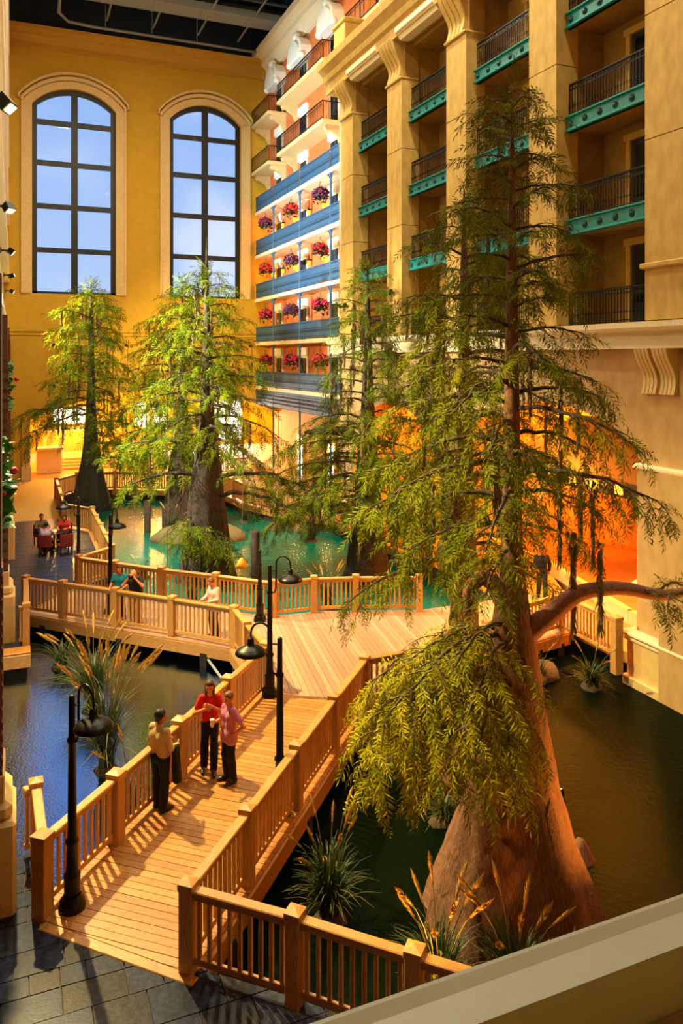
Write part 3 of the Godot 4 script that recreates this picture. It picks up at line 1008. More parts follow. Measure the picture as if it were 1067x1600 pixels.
	for f in 7:
		var y: float = floors[f] + 0.25 if f < 5 else [21.1, 24.3][f - 5]
		for c in 3:
			var t := thing("gallery_door", "%s french door under a white transom on the %s" % [dn[c], ["lowest gallery", "second gallery", "third gallery", "fourth gallery", "topmost gallery", "lower bracketed balcony storey", "attic storey"][f]], "door", Vector3(XW, y, dz[c]), 0, "gallery doors")
			put(bbox(0.10, 2.1, 1.3, 0.01), "door_frame", M.white, t, Vector3(-0.05, 1.05, 0))
			for s in [-1, 1]:
				put(bbox(0.05, 1.95, 0.52, 0.008), "door_leaf", M.frame, t, Vector3(-0.10, 1.0, s * 0.29))
				put(bbox(0.03, 1.5, 0.34, 0.004), "door_pane", M.dark_glass, t, Vector3(-0.125, 1.2, s * 0.29))
			if f == 6:
				st = begin()
				plate(st, segment_points(-1.2, 1.2, 2.1, 2.8, 0.8), Vector3.ZERO, Vector3.BACK, Vector3.UP, 0.7)
				plate(st, segment_points(-1.0, 1.0, 2.2, 2.6, 0.7), Vector3(-0.7, 0, 0), Vector3.BACK, Vector3.UP, 0.12)
				done(st, "arched_hood", M.white, t)
				st = begin(false)
				blob(st, Vector3(-0.55, 3.65, 0), Vector3(0.3, 0.28, 0.3))
				for s in [-1, 1]: blob(st, Vector3(-0.6, 2.2, s * 1.1), Vector3(0.25, 0.22, 0.2))
				done(st, "hood_scroll", M.white, t)
			else:
				put(bbox(0.22, 0.52, 1.6, 0.03), "transom_hood", M.white, t, Vector3(-0.11, 2.36, 0))
	var lanterns := 0
	for f in [2, 3]:
		for c in 6:
			var z: float = [-52.6, -50.3, -47.9, -45.2, -42.8, -39.9][c]
			var t := thing("wall_lantern", "%s wall lantern from the left glowing orange on the %s gallery" % [["first", "second", "third", "fourth", "fifth", "sixth"][c], ["third", "fourth"][f - 2]], "lantern", Vector3(XW - 0.18, floors[f] + 1.75, z), 0, "gallery wall lanterns")
			st = begin(false)
			lathe(st, [Vector2(0.05, 0), Vector2(0.09, 0.02), Vector2(0.12, 0.26), Vector2(0.05, 0.30)], 6)
			done(st, "lantern_glass", M.flame, t)
			st = begin()
			lathe(st, [Vector2(0.15, 0.27), Vector2(0.10, 0.34), Vector2(0.02, 0.42), Vector2(0, 0.42)], 6)
			box(st, Vector3(0.1, 0.36, 0), Vector3(0.2, 0.04, 0.04))
			done(st, "lantern_cap", M.iron, t)
			if c % 2 == 0: omni("lantern_bulb", Vector3(0, 0.15, 0), Color(1, 0.5, 0.12), 1.6, 0.04, t)
			lanterns += 1
	# hanging baskets
	var proto := basket_proto()
	var tone := [Color(0.80, 0.08, 0.16), Color(0.85, 0.16, 0.36), Color(0.45, 0.10, 0.32), Color(0.78, 0.14, 0.08)]
	var n := 0
	for f in 5:
		for c in 3:
			var o: Node3D = proto if n == 0 else proto.duplicate()
			if n > 0:
				o.name = numbered("flower_basket")
				add_child(o, true)
			var yb: float = floors[f] + (1.95 if f < 4 else -100.0)
			if f == 4: yb = 5.62 - 100
			o.position = Vector3(XG - 0.25, floors[f] + 2.02, colz[c] - 0.75)
			o.rotation.y = n * 1.7
			if f == 4:
				o.queue_free()
				remove_child(o)
				n += 1
				continue
			var kind: int = [0, 1, 0, 1, 2, 1, 3, 2, 0, 2, 3, 2][f * 3 + c]
			tag(o, "%s basket of %s flowers hanging over the %s gallery" % [dn[c], ["crimson", "pink", "dark purple", "scarlet"][kind], ["lowest", "second", "third", "fourth"][f]], "flower basket", "hanging flower baskets")
			(o.get_node("flowers") as MeshInstance3D).material_override = paint(tone[kind], 0.6)
			n += 1
	# bracketed balconies of the two top storeys
	var spec := [[20.75, ZF + 0.05, -50.0, "short lower"], [20.75, -48.2, -40.1, "long lower"], [24.1, ZF + 0.05, -50.0, "short upper"], [24.1, -48.2, -40.1, "long upper"], [24.1, -38.4, -31.4, "right hand upper"], [24.1, -29.4, -22.0, "nearest upper"]]
	for s in spec:
		var t := thing("bracket_balcony", "%s bracketed balcony with an iron railing under the roof cornice" % s[3], "balcony", Vector3.ZERO, 0, "bracketed balconies")
		var y: float = s[0]
		var a: float = s[1]
		var b: float = s[2]
		st = begin()
		bevel(st, Vector3(16.25, y + 0.12, (a + b) * 0.5), Vector3(1.35, 0.24, b - a), 0.04)
		done(st, "floor_slab", M.trim, t)
		iron_rail(t, 15.62, y + 0.25, a + 0.05, b - 0.05, 1.0, M.rail_iron, 0.16, false)
		st = begin()
		for q in 8: box(st, Vector3(15.7 + q * 0.16, y + 0.75, b - 0.05), Vector3(0.025, 1.0, 0.025))
		box(st, Vector3(16.25, y + 1.23, b - 0.05), Vector3(1.3, 0.05, 0.06))
		stuff(done(st, "end_rail", M.rail_iron, t))
		for q in [a + 0.3, b - 0.3] if b - a > 3 else [b - 0.3]:
			st = begin()
			var prof := PackedVector2Array([Vector2(0, y - 1.0), Vector2(0.15, y - 0.95), Vector2(0.3, y - 0.6), Vector2(0.75, y - 0.32), Vector2(1.0, y - 0.3), Vector2(1.1, y - 0.12), Vector2(1.0, y), Vector2(0, y)])
			plate(st, prof, Vector3(XW, 0, q + 0.12), Vector3.LEFT, Vector3.UP, 0.24)
			done(st, "scroll_bracket", M.trim, t)
	# roof cornice along the facade
	var co := structure("trim_cornice", "broad cream roof cornice along the top of the facade", "moulding")
	st = begin()
	moulding_z(st, [Vector2(-0.4, 28.0), Vector2(0.2, 28.0), Vector2(0.3, 28.3), Vector2(0.7, 28.6), Vector2(0.75, 28.9), Vector2(1.2, 29.1), Vector2(1.25, 29.5), Vector2(-0.4, 29.6)], XW, 3.0, ZF)
	done(st, "cornice_body", M.cream, co)
	st = begin()
	span(st, Vector3(XW + 0.1, 29.5, 3.0), Vector3(17.8, 31.5, ZF))
	done(st, "parapet", M.roof, co)

# ================================================================ floors, water, decks
func V2(a: Array) -> PackedVector2Array:
	var p := PackedVector2Array()
	for v in a: p.append(Vector2(v[0], v[1]))
	return p

const A_RUN := [[2.05, -9.98], [3.2, -11.3], [4.52, -12.85], [5.85, -14.4], [7.26, -16.03]]
const B_RUN := [[2.05, -9.98], [3.13, -8.96], [4.18, -7.87], [5.25, -6.78], [6.3, -5.7]]
const C_RUN := [[0.37, -11.77], [1.52, -13.07], [2.83, -14.55], [4.15, -16.1], [5.47, -17.69]]
const F_RUN := [[5.48, -20.64], [4.1, -22.15], [2.72, -23.6], [1.35, -24.98], [0.33, -25.98]]
const D_RUN := [[2.01, -28.01], [3.08, -26.78], [4.36, -25.4], [5.79, -24.03], [7.2, -22.58]]

func tiles(parent: Node, poly: PackedVector2Array, x0: float, x1: float, z0: float, z1: float, sizes: Array, most: int) -> void:
	# random ashlar: rows of differing depth, slabs of differing width
	var z := z0
	var n := 0
	var rest := begin()
	while z < z1:
		var d: float = sizes[rng.randi() % sizes.size()]
		var x := x0 - rng.randf() * 0.4
		while x < x1:
			var wd := rng.randf_range(0.9, 1.7) * d
			var g := 0.008
			var cell := PackedVector2Array([Vector2(x + g, z + g), Vector2(x + wd - g, z + g), Vector2(x + wd - g, z + d - g), Vector2(x + g, z + d - g)])
			for q in Geometry2D.intersect_polygons(cell, poly):
				var st := begin() if n < most else rest
				slab(st, q, -0.05, rng.randf_range(-0.002, 0.003))
				if n < most: done(st, "slate_tile", M["slate%d" % (rng.randi() % 4)], parent)
				n += 1
			x += wd
		z += d
	if n > most: stuff(done(rest, "slate_tiles", M.slate1, parent))

func make_floors() -> void:
	var near := V2([[-0.75, 3.0], [-0.75, -13.2], [0.3, -13.3], [0.24, -11.62], [1.99, -9.78], [2.2, -9.95], [3.13, -9.08], [4.18, -7.99], [9.5, -2.5], [16.5, -2.5], [16.5, 3.0]])
	var f := structure("floor", "grey slate floor of random foreground slabs, blue window sheen in its colour", "floor")
	var st := begin()
	slab(st, near, -1.2, -0.03)
	done(st, "floor_bed", M.grout, f)
	tiles(f, near, -0.75, 6.0, -13.4, -2.0, [0.34, 0.45, 0.58, 0.45], 290)
	var plaza := V2([[-0.75, -22.9], [0.33, -22.9], [0.33, -25.98], [2.0, -28.0], [3.24, -29.1], [3.24, -36.9], [2.16, -38.5], [2.18, -46.6], [3.4, -48.3], [5.5, -48.3], [11.1, -45.1], [11.4, -41.0], [12.3, -38.3], [14.2, -35.2], [14.5, -28.0], [14.5, -21.6], [17.0, -21.4], [18.2, -23.8], [18.2, -50.0], [18.2, -54.0], [-0.75, -54.0]])
	var p := structure("floor", "slate plaza along the left of the lagoon where people sit", "floor")
	st = begin()
	slab(st, plaza, -1.2, -0.03)
	done(st, "floor_bed", M.grout, p)
	var left := V2([[-0.75, -22.9], [0.33, -22.9], [0.33, -25.98], [2.0, -28.0], [3.24, -29.1], [3.24, -36.9], [2.16, -38.5], [2.16, -40.5], [-0.75, -40.5]])
	tiles(p, left, -0.75, 3.4, -40.5, -22.8, [0.5, 0.62, 0.75], 290)
	st = begin()
	slab(st, V2([[-0.75, -40.5], [2.16, -40.5], [2.18, -46.6], [3.4, -48.3], [5.5, -48.3], [11.1, -45.1], [11.4, -41.0], [12.3, -38.3], [14.2, -35.2], [14.5, -28.0], [14.5, -21.6], [17.0, -21.4], [18.2, -23.8], [18.2, -54.0], [-0.75, -54.0]]), -0.05, 0.0)
	done(st, "far_paving", M.path, p)
	# stone rim of the lagoon under the railings
	st = begin()
	for e in [[3.24, -29.1, 3.24, -36.9], [3.24, -36.9, 2.16, -38.5], [2.16, -38.5, 2.18, -46.6], [5.5, -48.3, 11.1, -45.1], [11.1, -45.1, 11.4, -41.0], [11.4, -41.0, 12.3, -38.3], [12.3, -38.3, 14.2, -35.2], [14.2, -35.2, 14.5, -28.0]]:
		var a := Vector3(e[0], -0.12, e[1]); var b := Vector3(e[2], -0.12, e[3])
		box(st, (a + b) * 0.5, Vector3(0.35, 0.3, a.distance_to(b) + 0.2), Basis.looking_at(b - a, Vector3.UP))
	done(st, "lagoon_rim", M.wood0, p)

func make_water() -> void:
	var s := structure("water_pond", "rippled pond left of the footbridge, tinted blue to brighten its window reflections", "water")
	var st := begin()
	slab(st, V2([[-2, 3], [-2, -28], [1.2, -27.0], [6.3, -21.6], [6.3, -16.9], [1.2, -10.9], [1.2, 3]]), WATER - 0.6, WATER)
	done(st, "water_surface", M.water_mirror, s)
	s = structure("water_pond", "murky olive pond round the big cypress, right of the footbridge", "water")
	st = begin()
	slab(st, V2([[1.2, 3], [1.2, -10.9], [6.3, -16.9], [6.3, -21.6], [15.9, -20.0], [16.5, 3]]), WATER - 0.6, WATER)
	done(st, "water_surface", M.water_murky, s)
	var n := structure("water_lagoon", "clear turquoise lagoon water beyond the cross bridge", "water")
	st = begin()
	slab(st, V2([[-2, -28], [1.2, -27.0], [6.3, -21.6], [15.9, -20.0], [15.9, -50], [-2, -50]]), WATER - 0.6, WATER)
	done(st, "water_surface", M.water_teal, n)

# planks laid along direction dir over a polygon
func deck(label: String, called: String, poly: PackedVector2Array, dir: Vector2, width: float, mats: String, fascia: Array) -> Node3D:
	var c := Vector2.ZERO
	for v in poly: c += v
	c /= poly.size()
	var ang := atan2(-dir.y, dir.x)
	var d := structure(called, label, "deck")
	d.position = Vector3(c.x, 0, c.y)
	d.rotation.y = ang
	var loc := PackedVector2Array()
	var lo := 1e9; var hi := -1e9
	for v in poly:
		var q := (v - c)
		var l := Vector2(q.dot(dir), q.dot(Vector2(-dir.y, dir.x)))
		loc.append(l)
		lo = minf(lo, l.y); hi = maxf(hi, l.y)
	var y := lo
	var n := 0
	while y < hi:
		var strip := PackedVector2Array([Vector2(-40, y + 0.005), Vector2(40, y + 0.005), Vector2(40, y + width - 0.005), Vector2(-40, y + width - 0.005)])
		for q in Geometry2D.intersect_polygons(strip, loc):
			var m := Vector2.ZERO
			for v in q: m += v
			m /= q.size()
			var r := PackedVector2Array()
			for v in q: r.append(v - m)
			var st := begin()
			slab(st, r, -0.045, rng.randf_range(-0.002, 0.002))
			done(st, "plank", M[mats + str(rng.randi() % 4)], d, Vector3(m.x, 0, m.y))
			n += 1
		y += width
	var st := begin()
	for f in fascia:
		var a := Vector3(f[0], -0.19, f[1]); var b := Vector3(f[2], -0.19, f[3])
		box(st, d.transform.affine_inverse() * ((a + b) * 0.5), Vector3(0.06, 0.30, a.distance_to(b)), Basis(Vector3.UP, -ang) * Basis.looking_at(b - a, Vector3.UP))
	done(st, "fascia_board", M.wood2, d)
	st = begin()
	var inner := Geometry2D.offset_polygon(loc, -0.15)
	for q in inner: slab(st, q, -0.30, -0.06)
	done(st, "deck_frame", M.under, d)
	st = begin()
	for f in fascia:
		for u in [0.1, 0.5, 0.9]:
			var p := Vector3(lerpf(f[0], f[2], u), -0.7, lerpf(f[1], f[3], u))
			p = d.transform.affine_inverse() * p
			box(st, p * 0.97 + Vector3(0, -0.7 * 0.03, 0), Vector3(0.2, 0.9, 0.2))
	done(st, "pile", M.under, d)
	return d

func pairs(run: Array) -> Array:
	var out := []
	for i in run.size() - 1: out.append([run[i][0], run[i][1], run[i + 1][0], run[i + 1][1]])
	return out

func make_decks() -> void:
	var main := V2([[2.06, -9.92], [2.18, -9.94], [7.36, -15.95], [5.40, -17.80], [0.24, -11.78], [0.30, -11.72]])
	var dk := deck("honey coloured plank deck of the near footbridge where three people talk", "deck_bridge", main, Vector2(0.758, 0.652).normalized(), 0.14, "plank", pairs([[2.18, -9.9], [7.36, -15.95]]) + pairs([[0.22, -11.74], [5.4, -17.8]]) + pairs([[2.05, -9.84], [0.33, -11.62]]))
	var e0 := Vector3(2.02, 0, -9.82); var e1 := Vector3(0.42, 0, -11.46)
	put(bbox(e0.distance_to(e1) + 0.2, 0.05, 0.16, 0.01), "header_plank", M.plank1, dk, dk.transform.affine_inverse() * ((e0 + e1) * 0.5 + Vector3(0, -0.012, 0)), atan2(-(e1.z - e0.z), e1.x - e0.x) - dk.rotation.y)
	var octo := V2([[7.36, -15.95], [9.8, -16.0], [12.4, -17.7], [14.6, -18.1], [15.7, -18.1], [15.7, -21.5], [11.6, -21.5], [9.75, -22.25], [8.5, -22.62], [7.28, -22.70], [5.36, -20.60], [5.33, -19.3], [5.40, -17.80]])
	deck("pale plank deck of the wide angled platform between the bridges", "deck_platform", octo, Vector2(0.16, -0.987).normalized(), 0.14, "pale", pairs([[7.36, -15.95], [9.8, -16.0], [12.4, -17.7], [14.6, -18.1]]) + pairs([[11.6, -21.5], [9.75, -22.25], [8.5, -22.62], [7.28, -22.7]]) + pairs([[5.36, -20.6], [5.33, -19.3], [5.4, -17.8]]))
	var cross := V2([[5.36, -20.60], [0.24, -25.88], [1.92, -28.12], [7.28, -22.70]])
	deck("plank deck of the cross bridge where three visitors look over the rail", "deck_crossing", cross, Vector2(0.694, -0.72).normalized().orthogonal(), 0.14, "pale", pairs([[5.36, -20.6], [0.24, -25.88]]) + pairs([[1.92, -28.12], [7.28, -22.7]]))
	# landing step at the left end
	var l := thing("deck_landing", "small timber landing with a fascia beside the second brick pier", "landing", Vector3(0, 0, -22.7))
	put(bbox(1.05, 0.06, 0.5, 0.01), "plank", M.plank0, l, Vector3(-0.12, 0.0, 0.1))
	put(bbox(1.05, 0.34, 0.06, 0.01), "fascia_board", M.wood1, l, Vector3(-0.12, -0.2, 0.35))

# ================================================================ timber railings
func railing(label: String, run: Array, group: String, opt := {}) -> Node3D:
	var o := Vector3(run[0][0], 0, run[0][1])
	var t := thing("railing", label, "railing", o, 0.0, group)
	var single: bool = opt.get("single", true)
	var pw: float = opt.get("post", 0.19)
	var gap: float = opt.get("gap", 0.145)
	var from: int = opt.get("skip_first", 0)
	for i in range(from, run.size()):
		if opt.get("skip_last", false) and i == run.size() - 1: continue
		var p := Vector3(run[i][0], 0, run[i][1]) - o
		var k: int = min(i, run.size() - 2)
		var yaw := atan2(run[k + 1][0] - run[k][0], run[k + 1][1] - run[k][1])
		var post := put(bbox(pw, 1.46, pw, 0.012), "post", M["woodv%d" % (rng.randi() % 4)], t, p + Vector3(0, 0.39, 0), yaw)
		var key := "cap%.2f" % pw
		if not cache.has(key):
			var st := begin()
			var h := pw * 0.5 + 0.012
			bevel(st, Vector3(0, 0.70, 0), Vector3(h * 2, 0.09, h * 2), 0.01)
			for q in 4:
				var a0 := TAU * q / 4 + PI / 4; var a1 := a0 + PI / 2
				tri(st, Vector3(sin(a0) * h * 1.41, 0.745, cos(a0) * h * 1.41), Vector3(sin(a1) * h * 1.41, 0.745, cos(a1) * h * 1.41), Vector3(0, 0.785, 0))
			cache[key] = bake(st)
		put(cache[key], "post_cap", M["wood%d" % (rng.randi() % 4)], post)
	for i in run.size() - 1:
		var a := Vector3(run[i][0], 0, run[i][1]) - o
		var b := Vector3(run[i + 1][0], 0, run[i + 1][1]) - o
		var L := a.distance_to(b)
		var yaw := atan2(-(b.z - a.z), b.x - a.x)
		var mid := (a + b) * 0.5
		var len := L - pw
		put(bbox(len, 0.055, 0.15, 0.012), "hand_rail", M["wood%d" % (rng.randi() % 4)], t, mid + Vector3(0, 1.04, 0), yaw)
		put(bbox(len, 0.09, 0.05, 0.006), "sub_rail", M["wood%d" % (rng.randi() % 4)], t, mid + Vector3(0, 0.965, 0), yaw)
		put(bbox(len, 0.09, 0.05, 0.006), "bottom_rail", M["wood%d" % (rng.randi() % 4)], t, mid + Vector3(0, 0.15, 0), yaw)
		var n := int(round(len / gap))
		var st := begin()
		for q in n:
			var p := a + (b - a).normalized() * (pw * 0.5 + len * (q + 0.5) / n)
			if single: put(bbox(0.052, 0.78, 0.045, 0.005), "baluster", M["woodv%d" % (rng.randi() % 4)], t, p + Vector3(0, 0.56, 0), yaw)
			else: box(st, p + Vector3(0, 0.56, 0), Vector3(0.052, 0.78, 0.045), yaw_basis(yaw))
		if not single: stuff(done(st, "balusters", M.woodv1, t))
	return t

func make_railings() -> void:
	railing("timber railing along the right side of the near footbridge", A_RUN, "timber railings")
	railing("timber railing in the foreground, between the slate floor and the tree pond", B_RUN, "timber railings", {skip_first = 1})
	railing("timber railing along the left side of the near footbridge, behind the standing man", C_RUN, "timber railings", {post = 0.22})
	railing("short timber railing joining the footbridge to the angled platform", [[5.47, -17.69], [5.45, -19.31], [5.48, -20.64]], "timber railings", {skip_first = 1, skip_last = true})
	railing("timber railing along the front of the cross bridge", F_RUN, "timber railings")
	railing("timber railing along the back of the cross bridge, behind the three visitors", D_RUN, "timber railings")
	railing("timber railing at the back of the angled platform, before the turquoise water", [[7.2, -22.58], [8.49, -22.52], [9.72, -22.14], [11.54, -21.40]], "timber railings", {skip_first = 1})
	railing("timber railing at the near side of the platform, half hidden by the big cypress", [[7.26, -16.03], [9.7, -16.13], [11.1, -17.0], [12.5, -17.85], [14.43, -18.30]], "timber railings", {skip_first = 1})
	railing("timber railing beside the arcade pier at the right, turning the corner", [[14.43, -18.30], [14.36, -15.95]], "timber railings", {skip_first = 1, post = 0.24})
	railing("short timber railing beside the nearest brick pier, left of the footbridge", [[0.05, -13.2], [0.32, -13.3], [0.37, -11.77]], "timber railings", {skip_first = 1, skip_last = true})
	railing("short timber railing beside the second brick pier", [[0.02, -23.0], [0.30, -23.05], [0.33, -25.98]], "timber railings", {skip_first = 1, skip_last = true})
	railing("timber railing running along the plaza beside the seated group", [[2.01, -28.01], [3.24, -29.1], [3.24, -31.1], [3.24, -33.0], [3.24, -34.9], [3.24, -36.9], [2.16, -38.5], [2.16, -41.0], [2.17, -43.8], [2.18, -46.55], [3.4, -48.2]], "timber railings", {single = false, skip_first = 1})
	railing("timber railing of the far walkway, behind the cypress in the lagoon", [[3.4, -48.2], [5.54, -48.2], [7.4, -47.1], [9.3, -46.0], [11.1, -45.0], [11.35, -42.8], [11.42, -40.6], [12.4, -38.1], [14.2, -35.1]], "timber railings", {single = false, skip_first = 1})
	railing("farthest timber railing, before the bright lobby windows", [[7.6, -52.6], [10.1, -52.4], [12.6, -52.0], [15.0, -51.8], [14.6, -48.6], [14.5, -45.8]], "timber railings", {single = false})
	railing("timber railing along the arcade bank at the right of the lagoon", [[14.2, -35.1], [14.35, -32.0], [14.45, -29.0], [14.45, -26.0]], "timber railings", {single = false, skip_first = 1})

# ================================================================ arcade and lobby
func make_arcade() -> void:
	var w := structure("wall_arcade", "orange lit walls of the arcade seen through the arches", "wall")
	var st := begin()
	span(st, Vector3(23.5, -1.0, 3.0), Vector3(24.0, 8.1, -36.0))
	span(st, Vector3(15.9, -1.0, -35.6), Vector3(23.6, 8.1, -36.0))
	span(st, Vector3(15.9, -1.0, -9.0), Vector3(23.6, 8.1, -8.6))
	done(st, "wall_face", M.orange_wall, w)
	var c := structure("ceiling_arcade", "plain ceiling over the arcade", "ceiling")
	st = begin()
	span(st, Vector3(15.85, 7.4, 3.0), Vector3(24.0, 8.0, -36.0))
	done(st, "ceiling_face", M.orange_wall, c)
	var f := structure("floor_arcade", "bright orange patterned carpet inside the arcade", "floor")
	st = begin()
	slab(st, V2([[16.75, -9.0], [16.75, -18.0], [18.1, -23.9], [18.1, -35.6], [23.5, -35.6], [23.5, -9.0]]), -0.2, 0.02)
	done(st, "carpet", M.carpet, f)
	st = begin()
	slab(st, V2([[15.0, -9.0], [15.0, -21.6], [17.4, -21.4], [18.2, -23.8], [16.8, -18.0], [16.8, -9.0]]), -0.3, 0.0)
	done(st, "path_paving", M.path, f)
	var k := structure("trim_curb", "low yellow curb wall between the path and the orange carpet", "curb")
	st = begin()
	for e in [[16.72, -10.0, 16.72, -18.0], [16.72, -18.0, 18.1, -23.9], [18.1, -23.9, 18.1, -33.0]]:
		var a := Vector3(e[0], 0.2, e[1]); var b := Vector3(e[2], 0.2, e[3])
		box(st, (a + b) * 0.5, Vector3(0.22, 0.42, a.distance_to(b) + 0.1), Basis.looking_at(b - a, Vector3.UP))
	done(st, "curb_wall", M.trim, k)
	# pier of the near arch with its wainscot
	var p := structure("pillar_arcade", "cream arcade pier with moulded wainscot at the right edge, rising from the pond", "pier")
	st = begin()
	span(st, Vector3(14.85, -0.7, -15.75), Vector3(15.95, 5.0, -14.7))
	span(st, Vector3(14.55, -0.7, -14.72), Vector3(15.95, 5.0, -13.2))
	done(st, "pier_shaft", M.facade_low, p)
	st = begin()
	bevel(st, Vector3(15.2, 5.02, -14.5), Vector3(0.9, 0.12, 2.7), 0.03)
	done(st, "impost", M.cream, p)
	st = begin()
	bevel(st, Vector3(15.05, -0.2, -14.95), Vector3(0.75, 1.6, 2.0), 0.03)
	bevel(st, Vector3(14.98, -0.62, -14.95), Vector3(0.85, 0.5, 2.1), 0.03)
	done(st, "plinth", M.trim, p)
	st = begin()
	bevel(st, Vector3(15.0, 0.72, -14.95), Vector3(0.95, 0.14, 2.15), 0.05)
	bevel(st, Vector3(15.03, 0.58, -14.95), Vector3(0.86, 0.1, 2.08), 0.03)
	done(st, "wainscot_cap", M.cream, p)
	for z in [-25.1, -34.9]:
		var q := structure("pillar_arcade", ["cream arcade pier between the two arches, behind the cypresses", "cream arcade pier beside the galleries"][0 if z > -30 else 1], "pier")
		st = begin()
		bevel(st, Vector3(15.3, 1.2, z), Vector3(0.9, 4.2, 1.5), 0.03)
		done(st, "pier_shaft", M.facade_low, q)
		st = begin()
		bevel(st, Vector3(15.2, 0.4, z), Vector3(1.0, 1.0, 1.6), 0.04)
		done(st, "plinth", M.cream, q)
	var b := thing("stone_bollard", "short cream stone rail end beside the arcade pier", "bollard", Vector3(14.9, 1.75, -15.9))
	st = begin(false)
	tube(st, [Vector3(0.6, -0.1, -0.5), Vector3(-0.1, 0, 0.9)], [0.2, 0.2], 10)
	done(st, "rail_end", M.cream, b)
	# dark hipped canopy with a row of lit panes
	var r := thing("kiosk_canopy", "dark hipped canopy with a row of glowing yellow panes inside the arch", "canopy", Vector3(18.3, 0, -22.5))
	st = begin()
	var za := 5.2; var zb := -4.5
	quad(st, Vector3(0, 3.75, zb), Vector3(0, 3.75, za), Vector3(2.0, 5.6, za - 2.2), Vector3(2.0, 5.6, zb + 2.2))
	quad(st, Vector3(4.0, 3.75, za), Vector3(4.0, 3.75, zb), Vector3(2.0, 5.6, zb + 2.2), Vector3(2.0, 5.6, za - 2.2))
	tri(st, Vector3(0, 3.75, za), Vector3(4.0, 3.75, za), Vector3(2.0, 5.6, za - 2.2))
	tri(st, Vector3(4.0, 3.75, zb), Vector3(0, 3.75, zb), Vector3(2.0, 5.6, zb + 2.2))
	quad(st, Vector3(0, 3.74, za), Vector3(0, 3.74, zb), Vector3(4, 3.74, zb), Vector3(4, 3.74, za))
	done(st, "hip_roof", M.door, r)
	st = begin()
	span(st, Vector3(0, 3.25, zb), Vector3(0.14, 3.76, za))
	span(st, Vector3(3.86, 3.25, zb), Vector3(4.0, 3.76, za))
	done(st, "eave_beam", M.door, r)
	for i in 8:
		put(bbox(0.06, 0.30, 0.34, 0.005), "lit_pane", M.warm_lit, r, Vector3(-0.03, 3.5, 4.6 - i * 1.15))
	for z in [zb + 0.3, za - 0.3]:
		for x in [0.2, 3.8]: put(bbox(0.16, 3.4, 0.16, 0.01), "canopy_post", M.door, r, Vector3(x, 1.7, z))
	omni("canopy_glow", Vector3(-0.35, 3.45, 0.5), Color(1, 0.7, 0.2), 6.0, 0.15, r)
	# globe lamps hung in the arcade
	var n := 0
	for at in [Vector3(20.2, 6.3, -14.0), Vector3(17.4, 6.4, -19.0), Vector3(20.5, 6.6, -29.5), Vector3(17.6, 6.5, -31.5), Vector3(17.4, 6.4, -25.4)]:
		var g := thing("globe_lamp", "orange globe lamp hung from the arcade ceiling, %s" % ["nearest, over the carpet", "over the walker's path", "over the far carpet", "behind the far arch", "behind the middle pier"][n], "lamp", at, 0, "arcade globe lamps")
		st = begin(false)
		blob(st, Vector3.ZERO, Vector3.ONE * 0.2, 8, 14)
		done(st, "globe_bulb", M.flame, g)
		st = begin(false)
		tube(st, [Vector3(0, 0.2, 0), Vector3(0, 1.15, 0)], [0.02, 0.02], 6)
		done(st, "stem", M.iron, g)
		omni("globe_light", Vector3.ZERO, Color(1, 0.60, 0.17), E_ARCADE, 0.18, g)
		n += 1

